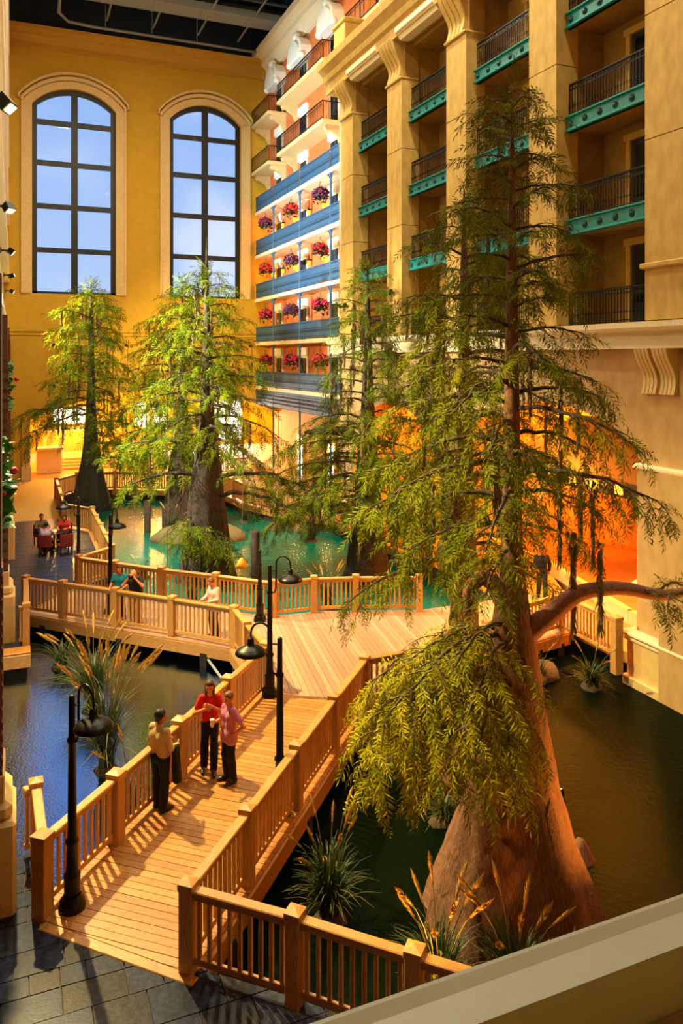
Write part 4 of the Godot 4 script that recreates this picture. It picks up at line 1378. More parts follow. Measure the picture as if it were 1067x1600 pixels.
func make_lobby() -> void:
	var w := structure("wall_lobby", "sunny yellow lobby walls beyond the end wall opening", "wall")
	var st := begin()
	var z := -70.0
	var holes := [[3.0, 5.6, 2.3, 3.7], [9.7, 10.9, 1.4, 3.3], [11.2, 12.5, 1.4, 3.3], [15.4, 19.3, 0.4, 4.0]]
	var xs := -1.0
	for h in holes:
		span(st, Vector3(xs, -1.0, z - 0.4), Vector3(h[0], 7.0, z))
		span(st, Vector3(h[0], -1.0, z - 0.4), Vector3(h[1], h[2], z))
		span(st, Vector3(h[0], h[3], z - 0.4), Vector3(h[1], 7.0, z))
		xs = h[1]
	span(st, Vector3(xs, -1.0, z - 0.4), Vector3(25.0, 7.0, z))
	span(st, Vector3(-1.4, -1.0, z - 0.4), Vector3(-1.0, 7.0, ZF - 0.8))
	span(st, Vector3(24.6, -1.0, z - 0.4), Vector3(25.0, 7.0, ZF - 0.8))
	done(st, "wall_face", M.far_wall, w)
	st = begin()
	for i in [1, 2]:
		var h: Array = holes[i]
		plate(st, band_of(arch_points(h[0], h[1], 3.3, 3.3, 0.62), arch_points(h[0] - 0.12, h[1] + 0.12, 3.2, 3.3, 0.74)), Vector3(0, 0, z), Vector3.RIGHT, Vector3.UP, 0.08)
	done(st, "arch_casing", M.trim, w)
	var c := structure("ceiling_lobby", "lobby ceiling", "ceiling")
	st = begin()
	span(st, Vector3(-1.4, 6.6, z - 0.4), Vector3(25, 7.0, ZF - 0.8))
	done(st, "ceiling_face", M.trim, c)
	var f := structure("floor_lobby", "pale lobby floor with three broad steps", "floor")
	st = begin()
	span(st, Vector3(-1.4, -0.5, z - 0.4), Vector3(25, 0.0, ZF + 0.1))
	done(st, "lobby_paving", M.path, f)
	for i in 4:
		put(bbox(7.5, 0.17, 0.4 + (3.6 if i == 3 else 0.0), 0.015), "step", M.trim, f, Vector3(6.6, 0.085 + 0.17 * i, -58.2 - 0.4 * i - (1.8 if i == 3 else 0.0)))
	var names := ["wide low window of the lobby, behind the far left cypress", "left one of the two arched lobby windows", "right one of the two arched lobby windows", "big bright lobby window behind the middle cypress"]
	for i in 4:
		var h: Array = holes[i]
		var win := structure("window_%d" % (i + 3), names[i], "window")
		var arch: bool = i == 1 or i == 2
		st = begin()
		if arch: plate(st, arch_points(h[0], h[1], h[2], 3.3, 0.62), Vector3(0, 0, z + 0.0), Vector3.RIGHT, Vector3.UP, 0.03)
		else: span(st, Vector3(h[0], h[2], z - 0.2), Vector3(h[1], h[3], z - 0.16))
		done(st, "lit_window_pane", M.sky_lit, win)
		st = begin()
		var n := 3 if h[1] - h[0] > 2 else 2
		for q in n + 1:
			var x: float = lerpf(h[0], h[1], float(q) / n)
			span(st, Vector3(x - 0.06, h[2], z - 0.15), Vector3(x + 0.06, h[3], z + 0.06))
		span(st, Vector3(h[0], h[2] - 0.05, z - 0.15), Vector3(h[1], h[2] + 0.06, z + 0.08))
		span(st, Vector3(h[0], h[3] - 0.08, z - 0.15), Vector3(h[1], h[3] + 0.02, z + 0.06))
		done(st, "window_bars", M.white, win)
		var a := AreaLight3D.new()
		a.name = "window_light"
		a.light_color = Color(0.95, 0.98, 1.0)
		a.light_energy = E_LOBBY * (2.5 if i == 3 else 0.8)
		a.area_size = Vector2(h[1] - h[0], h[3] - h[2])
		a.shadow_enabled = true
		win.add_child(a)
		a.position = Vector3((h[0] + h[1]) * 0.5, (h[2] + h[3]) * 0.5, z + 0.12)
		a.rotation.y = PI
	var p := thing("planter_wall", "long cream planter wall with low greenery at the back of the lobby", "planter", Vector3(6.5, 0, -65.0))
	put(bbox(9.0, 2.2, 0.8, 0.04), "planter_box", M.trim, p, Vector3(0, 1.1, 0))
	st = begin()
	leaf_heap(st, Vector3(0, 2.35, 0), Vector3(4.4, 0.35, 0.35), 900, 0.14)
	stuff(done(st, "foliage", M.blade, p))
	var q := thing("lobby_counter", "cream plastered counter block at the foot of the lobby steps", "counter", Vector3(2.2, 0, -57.2))
	put(bbox(1.6, 1.6, 1.2, 0.04), "counter_body", M.trim, q, Vector3(0, 0.8, 0))
	put(bbox(1.9, 0.16, 1.4, 0.04), "counter_top", M.cream, q, Vector3(0, 1.66, 0))
	for s in [0, 1]:
		var hr := thing("step_handrail", "white metal handrail on the lobby steps, %s one" % ["left", "right"][s], "handrail", Vector3(3.2 + s * 2.8, 0, -58.0), 0, "lobby handrails")
		st = begin(false)
		tube(st, [Vector3(0, 0, 0.3), Vector3(0, 0.95, 0.3), Vector3(0, 1.65, -1.5), Vector3(0, 0.68, -1.5)], [0.03, 0.03, 0.03, 0.03], 6)
		tube(st, [Vector3(0, 0.5, 0.3), Vector3(0, 1.2, -1.5)], [0.02, 0.02], 6)
		done(st, "rail_tube", M.white, hr)
	var n := 0
	for x in [4.0, 10.0, 16.0]:
		var g := thing("pendant_lamp", "%s warm pendant lamp under the lobby ceiling" % ["left", "middle", "right"][n], "lamp", Vector3(x, 5.9, -62.5), 0, "lobby pendants")
		st = begin(false)
		blob(st, Vector3.ZERO, Vector3.ONE * 0.2, 8, 12)
		done(st, "bulb", M.warm_lit, g)
		put(bbox(0.05, 0.6, 0.05, 0.005), "stem", M.iron, g, Vector3(0, 0.45, 0))
		omni("pendant_light", Vector3.ZERO, Color(1, 0.72, 0.25), E_LOBBY, 0.18, g)
		n += 1
	# ground storey under the galleries: tall bright doorways
	n = 0
	for zz in [-49.0, -43.5, -38.6]:
		var d := structure("door_%d" % (n + 1), ["left", "middle", "right"][n] + " bright doorway under the iron galleries", "door")
		put(bbox(0.06, 2.6, 1.1, 0.01), "lit_door_pane", M.sky_lit, d, Vector3(17.56, 1.35, zz))
		st = begin()
		for s in [-1, 1]: span(st, Vector3(17.45, 0, zz + s * 0.55 - 0.07), Vector3(17.62, 2.7, zz + s * 0.55 + 0.07))
		span(st, Vector3(17.45, 2.62, zz - 0.6), Vector3(17.62, 2.78, zz + 0.6))
		done(st, "door_frame", M.trim, d)
		n += 1
		omni("doorway_light", Vector3(17.2, 2.3, zz), Color(1, 0.75, 0.35), 2.2, 0.1, d)

func leaf_heap(st: SurfaceTool, at: Vector3, r: Vector3, n: int, s: float) -> void:
	for i in n:
		var p := at + Vector3(rng.randf_range(-1, 1), rng.randf_range(-1, 1), rng.randf_range(-1, 1)) * r
		var b := Basis(Vector3(rng.randf() - 0.5, rng.randf() - 0.5, rng.randf() - 0.5).normalized(), rng.randf() * TAU)
		var k := s * rng.randf_range(0.7, 1.3)
		quad(st, p + b * Vector3(-k, 0, 0), p + b * Vector3(0, k * 0.12, -k * 0.4), p + b * Vector3(k, 0, 0), p + b * Vector3(0, -k * 0.12, k * 0.4))

# ================================================================ lamp posts, parapet, plants
func lamp_post(label: String, at: Vector3, toward: float, h := 3.0, arm := true) -> void:
	var t := thing("lamp_post", label, "lamp post", at, toward, "black lamp posts")
	var st := begin(false)
	lathe(st, [Vector2(0, 0), Vector2(0.19, 0), Vector2(0.19, 0.05), Vector2(0.17, 0.08), Vector2(0.175, 0.12), Vector2(0.13, 0.17), Vector2(0.12, 0.2)], 20)
	done(st, "base", M.iron, t)
	st = begin(false)
	lathe(st, [Vector2(0.10, 0.19), Vector2(0.11, 0.24), Vector2(0.115, 0.46), Vector2(0.12, 0.48), Vector2(0.085, 0.52), Vector2(0.075, 0.9), Vector2(0.095, 0.93), Vector2(0.095, 0.97), Vector2(0.065, 1.0), Vector2(0.055, h * 0.78), Vector2(0.07, h * 0.785), Vector2(0.07, h * 0.80), Vector2(0.05, h * 0.81), Vector2(0.045, h), Vector2(0.03, h + 0.02), Vector2(0, h + 0.02)], 14)
	done(st, "pole", M.iron, t)
	if not arm: return
	st = begin(false)
	var pts := [Vector3(0.04, h - 0.62, 0), Vector3(0.12, h - 0.60, 0), Vector3(0.155, h - 0.5, 0), Vector3(0.16, h - 0.1, 0)]
	for i in 9:
		var a := PI - PI * i / 8.0
		pts.append(Vector3(0.34 + cos(a) * 0.18, h + 0.05 + sin(a) * 0.20, 0))
	pts.append(Vector3(0.52, h - 0.1, 0))
	var rr := []
	for p in pts: rr.append(0.019)
	tube(st, pts, rr, 8)
	tube(st, [Vector3(0.0, h - 0.1, 0), Vector3(0.16, h - 0.1, 0)], [0.014, 0.014], 6)
	done(st, "gooseneck_arm", M.iron, t)
	st = begin(false)
	lathe(st, [Vector2(0.27, -0.30), Vector2(0.275, -0.285), Vector2(0.235, -0.23), Vector2(0.16, -0.185), Vector2(0.09, -0.16), Vector2(0.06, -0.14), Vector2(0.06, -0.06), Vector2(0.035, -0.02), Vector2(0, -0.02)], 22, Vector3(0.52, h, 0))
	lathe(st, [Vector2(0, -0.19), Vector2(0.10, -0.20), Vector2(0.22, -0.25), Vector2(0.265, -0.30)].map(func(v): return v), 22, Vector3(0.52, h, 0))
	done(st, "lamp_shade", M.iron, t)

func make_lamps() -> void:
	lamp_post("nearest black gooseneck lamp post, standing on the footbridge planks by the corner post", Vector3(0.76, 0, -11.75), -1.06)
	lamp_post("black gooseneck lamp post on the bridge at the platform, its shade to the right", Vector3(5.46, 0, -17.38), -0.73)
	lamp_post("black gooseneck lamp post behind the right bridge railing, its shade to the left", Vector3(4.2, 0, -12.8), 2.54)
	lamp_post("short black iron post without a lamp arm, at the platform's back railing", Vector3(6.74, 0, -22.44), 0.0, 2.1, false)
	lamp_post("black gooseneck lamp post by the plaza railing, its shade to the left", Vector3(2.05, 0, -28.45), -2.76)
	lamp_post("black gooseneck lamp post on the cross bridge behind the teal shirted woman, shade right", Vector3(2.72, 0, -24.9), -1.28)

func make_parapet() -> void:
	var t := structure("parapet", "pale grey parapet of the viewing balcony across the lower right corner", "parapet")
	var st := begin()
	var x0 := -0.15
	var x1 := 2.6
	# cross-section (towards the hall is -z), swept along x; top near y 7.3
	var prof := PackedVector2Array([Vector2(0.40, 6.2), Vector2(0.50, 6.2), Vector2(0.50, 7.25), Vector2(0.535, 7.262), Vector2(0.548, 7.275), Vector2(0.556, 7.292), Vector2(0.553, 7.300), Vector2(0.545, 7.304), Vector2(0.535, 7.300), Vector2(0.512, 7.300), Vector2(0.508, 7.304), Vector2(0.500, 7.304), Vector2(0.497, 7.25), Vector2(0.40, 7.25)])
	plate(st, prof, Vector3(x0, 0, 0), Vector3.FORWARD, Vector3.UP, x1 - x0)
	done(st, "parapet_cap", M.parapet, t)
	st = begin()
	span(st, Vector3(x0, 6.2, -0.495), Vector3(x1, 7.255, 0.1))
	done(st, "parapet_ledge", M.parapet_shaded, t)
	var fl := structure("floor_balcony", "floor of the viewing balcony", "floor")
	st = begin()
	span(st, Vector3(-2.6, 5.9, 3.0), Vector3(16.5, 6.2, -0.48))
	done(st, "balcony_slab", M.parapet_shaded, fl)

func blade_clump(t: Node, n: int, h: float, spread: float, droop: float, mat: Material, width := 0.02) -> void:
	var st := begin()
	for i in n:
		var a := rng.randf() * TAU
		var d := Vector3(cos(a), 0, sin(a))
		var s := Vector3(-d.z, 0, d.x)
		var hh := h * rng.randf_range(0.55, 1.1)
		var out := spread * rng.randf_range(0.2, 1.0)
		var base := d * rng.randf() * 0.14 + s * rng.randf_range(-0.08, 0.08)
		var prev := base
		var pw := width
		for k in 5:
			var v := (k + 1) / 5.0
			var p := base + d * out * v * v + Vector3(0, hh * (v - droop * v * v * v), 0)
			var w := width * (1.0 - v * 0.92)
			quad(st, prev - s * pw, prev + s * pw, p + s * w, p - s * w)
			prev = p
			pw = w
	stuff(done(st, "blades", mat, t))

func plume(t: Node, base: Vector3, d: Vector3, h: float, out: float, size: float) -> void:
	var pts := []
	var rr := []
	for k in 6:
		var v := k / 5.0
		pts.append(base + d * out * v * v + Vector3(0, h * (v - 0.16 * v * v * v), 0))
		rr.append(0.007)
	var st := begin(false)
	tube(st, pts, rr, 5)
	var stem := done(st, "stem", M.blade2, t)
	st = begin()
	var a: Vector3 = pts[4].lerp(pts[5], 0.3)
	var dir: Vector3 = (pts[5] - pts[4]).normalized()
	for i in 120:
		var v := rng.randf()
		var p := a + dir * size * v + Vector3(0, -0.10 * size * v * v, 0)
		var side := Vector3(rng.randfn(), rng.randfn(), rng.randfn()).normalized()
		var tip := p + dir * 0.26 * size + side * 0.13 * size * sin(PI * clampf(v * 0.85 + 0.15, 0, 1))
		var w := side.cross(dir).normalized() * 0.016
		tri(st, p - w, p + w, tip)
	stuff(done(st, "plume", M.plume, t))

func grass(label: String, at: Vector3, h: float, n: int, plumes: int, spread := 0.55, tuft := 0.32, called := "grass_clump") -> void:
	var t := thing(called, label, "ornamental grass", at, 0.0, "ornamental grass clumps")
	blade_clump(t, n, h, spread, 0.35, M.blade, 0.016 * (1.0 + h * 0.3))
	blade_clump(t, n / 3, h * 0.8, spread * 1.3, 0.5, M.blade2, 0.014 * (1.0 + h * 0.3))
	for i in plumes:
		var a := TAU * (i + rng.randf() * 0.6) / maxi(plumes, 1)
		plume(t, Vector3(cos(a), 0, sin(a)) * 0.08, Vector3(cos(a), 0, sin(a)), h * rng.randf_range(0.95, 1.35), spread * rng.randf_range(0.3, 0.9), tuft * rng.randf_range(0.8, 1.25))
	var st := begin(false)
	blob(st, Vector3(0, -0.06, 0), Vector3(0.30, 0.22, 0.28), 5, 9, 0.2)
	done(st, "root_mound", M.bark_dark, t)

func make_plants() -> void:
	var W := WATER
	grass("tall plumed grass in the left pond, behind the nearest lamp post", Vector3(1.75, W, -16.6), 2.3, 130, 20, 1.0, 0.46)
	grass("lush green grass under the front of the cross bridge, in the left pond", Vector3(1.75, W, -19.6), 1.9, 170, 12, 1.2, 0.42)
	grass("green grass at the far left of the left pond, under the cross bridge end", Vector3(1.2, W, -22.6), 1.0, 80, 0, 0.9)
	grass("grass tuft in the left pond beside the footbridge's second post", Vector3(2.0, W, -14.9), 1.2, 90, 5, 0.6, 0.3)
	grass("plumed grass in the tree pond, just behind the foreground railing's second post", Vector3(4.35, W, -10.9), 1.45, 170, 10, 0.6, 0.28)
	grass("golden plumed grass before the big cypress trunk, left one", Vector3(5.15, W, -9.0), 1.35, 150, 9, 0.65, 0.38)
	grass("golden plumed grass before the big cypress trunk, right one", Vector3(6.0, W, -8.5), 1.35, 140, 8, 0.7, 0.38)
	grass("dark grass with bent plumes behind the parapet, at the foot of the big cypress", Vector3(6.4, W, -7.9), 0.9, 80, 4, 0.7, 0.3)
	grass("grass tuft on a dark mound left of the big cypress trunk", Vector3(7.2, W, -12.4), 0.75, 90, 2, 0.6, 0.24)
	grass("plumed grass at the foot of the arcade pier in the right pond", Vector3(13.6, W, -16.0), 0.9, 110, 5, 0.6, 0.26)
	grass("grass among stones under the right corner railing", Vector3(12.6, W, -16.9), 0.8, 90, 3, 0.6, 0.24)
	grass("plumed grass in the lagoon, behind the platform's back railing", Vector3(9.6, W, -24.2), 1.5, 90, 7, 0.8, 0.34)
	grass("low grass in the lagoon behind the cross bridge railing, by the broad trunk", Vector3(5.6, W, -26.6), 1.0, 70, 3, 0.5, 0.26)
	grass("grass in the lagoon beside the plaza railing, below the cross bridge lamp", Vector3(4.5, W, -30.6), 0.8, 70, 2, 0.6, 0.26)
	grass("pale flowering grass beside the lagoon stump, under the middle trees", Vector3(7.0, W, -38.0), 1.2, 80, 4, 0.8, 0.4)
	grass("dense grass along the right bank of the lagoon", Vector3(12.6, W, -33.8), 1.1, 110, 3, 0.9, 0.3)
	grass("second dense grass along the right bank of the lagoon, nearer the platform", Vector3(13.3, W, -30.2), 1.1, 110, 3, 0.9, 0.3)
	grass("grass at the far shore below the far walkway railing", Vector3(10.9, W, -39.0), 0.9, 80, 2, 0.7, 0.3)
	# rock in the lagoon
	var r := thing("boulder", "long flat boulder lying in the lagoon left of the middle cypress", "boulder", Vector3(7.9, W, -36.0), -0.3)
	var st := begin(false)
	blob(st, Vector3(0, 0.1, 0), Vector3(2.2, 0.75, 1.0), 9, 18, 0.05)
	done(st, "boulder_body", M.rock, r)
	var k := 0
	for p in [[12.2, -17.0, 0.5], [13.0, -17.2, 0.42], [11.4, -16.4, 0.35], [12.9, -36.3, 0.5], [11.9, -36.9, 0.45]]:
		var q := thing("stone", "%s brown stone at the water's edge %s" % [["large", "middle", "small", "large", "small"][k], "under the right corner railing" if k < 3 else "on the far right shore"], "stone", Vector3(p[0], W, p[1]), k * 1.1)
		st = begin(false)
		blob(st, Vector3(0, 0.05, 0), Vector3(p[2] * 1.4, p[2] * 0.6, p[2]), 7, 12, 0.08)
		done(st, "stone_body", M.rock, q)
		k += 1
	# cypress knees beside the big trunk
	k = 0
	for p in [[8.35, -11.3, 1.5, 0.2], [8.55, -11.05, 1.0, 0.16], [8.1, -11.6, 0.8, 0.15], [8.75, -10.6, 0.45, 0.2]]:
		var q := thing("cypress_knee", ["tall", "forked", "slim", "stubby"][k] + " brown cypress knee standing right of the big trunk", "cypress knee", Vector3(p[0], W - 0.1, p[1]), 0, "cypress knees")
		st = begin(false)
		tube(st, [Vector3(0, 0, 0), Vector3(0.03, p[2] * 0.35, 0), Vector3(-0.02, p[2] * 0.75, 0.02), Vector3(0.02, p[2], 0)], [p[3] * 1.7, p[3], p[3] * 0.7, p[3] * 0.25], 9, 0.12)
		done(st, "knee_wood", M.bark, q)
		k += 1
	k = 0
	for p in [[5.95, -38.6, 1.7, 0.16], [8.2, -27.9, 2.2, 0.17], [6.9, -38.9, 1.4, 0.2]]:
		var q := thing("mooring_pile", "dark timber pile standing in the lagoon, %s" % ["left of the boulder", "behind the short black post", "beside the flowering grass"][k], "pile", Vector3(p[0], W - 0.2, p[1]), 0, "timber piles")
		st = begin(false)
		lathe(st, [Vector2(p[3], 0), Vector2(p[3], p[2]), Vector2(p[3] * 0.8, p[2] + 0.04), Vector2(0, p[2] + 0.05)], 10)
		done(st, "pile_shaft", M.bark_dark, q)
		k += 1
	var pi := thing("water_pipe", "thin blue grey pipe slanting into the left pond under the cross bridge corner", "pipe")
	st = begin(false)
	tube(st, [Vector3(4.85, -0.38, -21.4), Vector3(5.02, -0.55, -19.4)], [0.035, 0.035], 8)
	done(st, "pipe_tube", M.duct, pi)
	k = 0
	for z in [-29.6, -34.5]:
		var q := thing("pillar_spot", ["black twin spot fixture on the second pillar, above the ledge", "black twin spot fixture on the pillar beside the galleries"][k], "spotlight", Vector3(14.5, 10.55 if k == 0 else 10.3, z), 0, "pillar spots")
		for e in [-1, 1]:
			st = begin(false)
			lathe(st, [Vector2(0, -0.16), Vector2(0.07, -0.14), Vector2(0.10, 0.10), Vector2(0.09, 0.10), Vector2(0, 0.02)], 10, Vector3(-0.05, 0, 0.26 * e), Basis(Vector3.RIGHT, 1.2 * e))
			done(st, "spot_head", M.iron, q)
		st = begin()
		box(st, Vector3(0.05, 0, 0), Vector3(0.28, 0.06, 0.34))
		done(st, "bracket", M.iron, q)
		k += 1
	k = 0
	# yellow lanterns hung on long strands
	k = 0
	for p in [[4.75, 0.55, -26.6], [7.05, 0.9, -25.6]]:
		var q := thing("hanging_lantern", ["yellow tassel lantern hanging over the lagoon, left of the broad trunk", "yellow tassel lantern hanging over the lagoon, beside the dark pile"][k], "lantern", Vector3(p[0], p[1], p[2]), 0, "yellow lanterns")
		st = begin(false)
		lathe(st, [Vector2(0.05, -0.16), Vector2(0.19, -0.12), Vector2(0.15, 0.03), Vector2(0.10, 0.12), Vector2(0.03, 0.2), Vector2(0, 0.2)], 9)
		done(st, "lantern_body", paint(Color(0.95, 0.62, 0.05), 0.6), q)
		st = begin()
		tube(st, [Vector3(0, 0.2, 0), Vector3(0.05, 3.2, 0.02)], [0.012, 0.012], 4)
		done(st, "strand", M.moss, q)
		k += 1
	# hanging planters on the left wall
	k = 0
	for p in [[-0.42, 5.75, -15.0, 0.36, 0.75, 520], [-0.36, 7.1, -24.5, 0.3, 0.7, 260]]:
		var q := thing("wall_planter", ["large leafy wall planter with a pink bloom at the left edge", "small leafy wall planter above it on the left wall"][k], "planter", Vector3(p[0], p[1], p[2]), 0, "wall planters")
		put(bbox(0.45, 0.35, 0.9, 0.03), "planter_box", M.bark_dark, q, Vector3(-0.15, -0.3, 0))
		st = begin()
		leaf_heap(st, Vector3(0, -0.1, 0), Vector3(p[3], p[4], 0.6), p[5], 0.14)
		stuff(done(st, "foliage", paint(Color(0.20, 0.46, 0.10), 0.5), q))
		st = begin(false)
		for b in 5: blob(st, Vector3(p[3] * 0.75, rng.randf_range(-0.5, 0.6), rng.randf_range(0.1, 0.6)) if b > 0 else Vector3(0.42, 0.1, 0.3), Vector3.ONE * (0.07 if b == 0 else 0.035), 4, 7, 0.2)
		done(st, "pink_bloom", paint(Color(0.75, 0.02, 0.35), 0.6), q)
		k += 1

# small uplights added in the pond to warm the near cypresses
func make_added_uplights() -> void:
	var k := 0
	for u in [[4.6, -8.6, Vector3(6.2, 4.0, -9.9), 15.0], [9.4, -8.3, Vector3(7.5, 4.2, -9.9), 30.0], [9.6, -12.2, Vector3(8.5, 5.0, -13.2), 20.0]]:
		var t := thing("added_uplight", ["added left pond uplight aimed at the big cypress trunk", "added right pond uplight aimed at the big cypress trunk", "added pond uplight aimed at the slimmer cypress"][k], "uplight", Vector3(u[0], WATER + 0.14, u[1]), 0, "added pond uplights")
		var b := Basis.looking_at((u[2] - t.position).normalized(), Vector3.UP) * Basis(Vector3.RIGHT, -PI / 2)
		var st := begin(false)
		lathe(st, [Vector2(0, -0.16), Vector2(0.06, -0.16), Vector2(0.09, 0.0), Vector2(0.09, 0.06), Vector2(0.075, 0.06), Vector2(0.07, 0.02)], 12, Vector3.ZERO, b)
		done(st, "housing", M.iron, t)
		st = begin(false)
		lathe(st, [Vector2(0, 0.03), Vector2(0.07, 0.03)], 12, Vector3.ZERO, b)
		done(st, "lamp_lens", glow(Color(1, 0.6, 0.2), 3.0), t)
		var s := SpotLight3D.new()
		s.name = "added_uplight_beam"
		s.light_color = Color(1, 0.62, 0.24)
		s.light_energy = u[3]
		s.light_size = 0.06
		s.spot_range = 60.0
		s.spot_attenuation = 2.0
		s.spot_angle = 48.0
		s.spot_angle_attenuation = 0.8
		s.shadow_enabled = true
		t.add_child(s)
		s.position = b * Vector3(0, 0.1, 0)
		s.basis = Basis.looking_at((u[2] - t.position).normalized(), Vector3.UP)
		k += 1

# ================================================================ bald cypresses
var sprays := []

# a feathery shoot along +X, about 0.4 m long: a twig with narrow drooping leaflets
func make_sprays() -> void:
	for v in 3:
		var st := begin()
		var L := 0.40
		var n: int = [15, 18, 13][v]
		var P := func(u: float) -> Vector3: return Vector3(L * u, -0.09 * u * u, 0.02 * sin(u * 5.0 + v))
		for k in 3:
			var a: Vector3 = P.call(k / 3.0); var b: Vector3 = P.call((k + 1) / 3.0)
			quad(st, a + Vector3(0, 0, 0.004), a - Vector3(0, 0, 0.004), b - Vector3(0, 0, 0.003), b + Vector3(0, 0, 0.003))
		for i in n:
			var u := (i + 0.6) / n
			var p: Vector3 = P.call(u)
			var side := 1.0 if i % 2 == 0 else -1.0
			var len := lerpf(0.17, 0.09, u) * rng.randf_range(0.75, 1.2)
			var d := Vector3(rng.randf_range(0.5, 0.9), rng.randf_range(-0.45, 0.35), side * rng.randf_range(0.5, 1.0)).normalized()
			if i == n - 1: d = Vector3(1, -0.4, 0.1).normalized()
			var w := d.cross(Vector3(rng.randf() - 0.5, 1, rng.randf() - 0.5)).normalized() * 0.0105
			var m := p + d * len * 0.5 + Vector3(0, -0.008, 0)
			var e := p + d * len + Vector3(0, -0.04, 0)
			tri(st, p, m - w, m + w)
			tri(st, m - w, e, m + w)
		sprays.append(bake(st))
	for v in 3: # hanging moss
		var st := begin()
		for i in 60:
			var y := -rng.randf() * 1.0
			var wd := 0.045 * (1.0 + 0.5 * sin(y * 9.0 + v)) * (1.15 + y)
			var a := rng.randf() * TAU
			var p := Vector3(cos(a) * wd * rng.randf(), y, sin(a) * wd * rng.randf())
			var q := p + Vector3(rng.randf_range(-0.04, 0.04), -rng.randf_range(0.10, 0.22), rng.randf_range(-0.04, 0.04))
			var w := Vector3(cos(a + 1.5), 0, sin(a + 1.5)) * 0.013
			quad(st, p - w, p + w, q + w * 0.3, q - w * 0.3)
			tri(st, p + Vector3(0.03, -0.02, 0), p + w, q + Vector3(0, 0.05, 0.03))
		cache["moss%d" % v] = bake(st)

class Crown:
	var xf := []
	var col := []

func leaf_colour(tone: Color, vary: float) -> Color:
	var k := rng.randf_range(1.0 - vary, 1.0 + vary)
	return Color(tone.r * k * rng.randf_range(0.85, 1.25), tone.g * k, tone.b * k * rng.randf_range(0.6, 1.3))

func spray_at(c: Array, p: Vector3, dir: Vector3, s: float, tone: Color) -> void:
	var d := dir.normalized()
	var up := Vector3.UP if absf(d.y) < 0.95 else Vector3.RIGHT
	var z := d.cross(up).normalized()
	var b := Basis(d, z.cross(d), z) * Basis(Vector3.RIGHT, rng.randf_range(-0.9, 0.9))
	var v := rng.randi() % 3
	c[v].xf.append(Transform3D(b.scaled_local(Vector3.ONE * s), p))
	c[v].col.append(leaf_colour(tone, 0.3))

# a limb that leaves start in direction dir, rises, then droops; twigs and shoots along it
func limb(t: Node, crown: Array, start: Vector3, dir: Vector3, L: float, rise: float, droop: float, r: float, spec: Dictionary, bare := 0.22) -> void:
	var pts := []
	var rr := []
	var n := 9
	var bend := rng.randf_range(-0.35, 0.35)
	var side := Vector3(-dir.z, 0, dir.x)
	for i in n + 1:
		var v := float(i) / n
		var p := start + dir * L * v + side * bend * L * 0.3 * v * v + Vector3(0, L * (rise * v - droop * v * v), 0)
		if i > 0 and i < n: p += Vector3(rng.randfn(), rng.randfn(), rng.randfn()) * 0.018 * L * 0.5
		pts.append(p)
		rr.append(r * 0.7 * (1.0 - 0.88 * v) + 0.004)
	var st := begin(false)
	tube(st, pts, rr, 6)
	var tone: Color = spec.tone
	var s: float = spec.spray
	# side twigs
	var step: float = spec.step
	var v := bare
	var sgn := 1.0
	while v < 1.0:
		var f := v * n
		var i := mini(int(f), n - 1)
		var p: Vector3 = pts[i].lerp(pts[i + 1], f - i)
		var along: Vector3 = (pts[i + 1] - pts[i]).normalized()
		var tl := L * rng.randf_range(0.22, 0.42) * (1.15 - 0.75 * v) + 0.12
		var lat := along.cross(Vector3.UP).normalized() * sgn
		var td := (along * rng.randf_range(0.5, 0.9) + lat * rng.randf_range(0.6, 1.1) + Vector3(0, rng.randf_range(-0.35, 0.30), 0)).normalized()
		var q := p
		var m := maxi(2, int(tl / (spec.gap as float)))
		var tp := [p]
		var tr := [0.010]
		for k in m:
			var u := (k + 1.0) / m
			var np := p + td * tl * u + Vector3(0, -tl * (spec.sag as float) * u * u, 0)
			var dd := (np - q).normalized()
			spray_at(crown, np, dd + Vector3(rng.randf_range(-0.5, 0.5), rng.randf_range(-0.7, 0.3), rng.randf_range(-0.5, 0.5)), s * rng.randf_range(0.7, 1.15), tone)
			if rng.randf() < 0.6: spray_at(crown, np, Vector3(rng.randf_range(-0.6, 0.6), -0.6, rng.randf_range(-0.6, 0.6)) + dd * 0.6, s * rng.randf_range(0.6, 1.0), tone)
			tp.append(np)
			tr.append(0.010 * (1.0 - u) + 0.003)
			q = np
		tube(st, tp, tr, 4, 0.0, false)
		spray_at(crown, p, along + lat * -0.6 * sgn + Vector3(0, 0.1, 0), s * 0.9, tone)
		v += step / L * rng.randf_range(0.7, 1.3)
		sgn = -sgn
	spray_at(crown, pts[n], pts[n] - pts[n - 1], s * 1.1, tone)
	done(st, "branch", spec.bark_limb, t)
	if rng.randf() < (spec.moss as float) and L > 0.8:
		for q in 1 + rng.randi() % 2:
			var i := 3 + rng.randi() % (n - 3)
			var m := put(cache["moss%d" % (rng.randi() % 3)], "moss_strand", M.moss, t, pts[i])
			m.scale = Vector3(rng.randf_range(0.7, 1.4), rng.randf_range(0.5, 1.3), rng.randf_range(0.7, 1.4)) * (spec.get("moss_size", 1.0) as float)

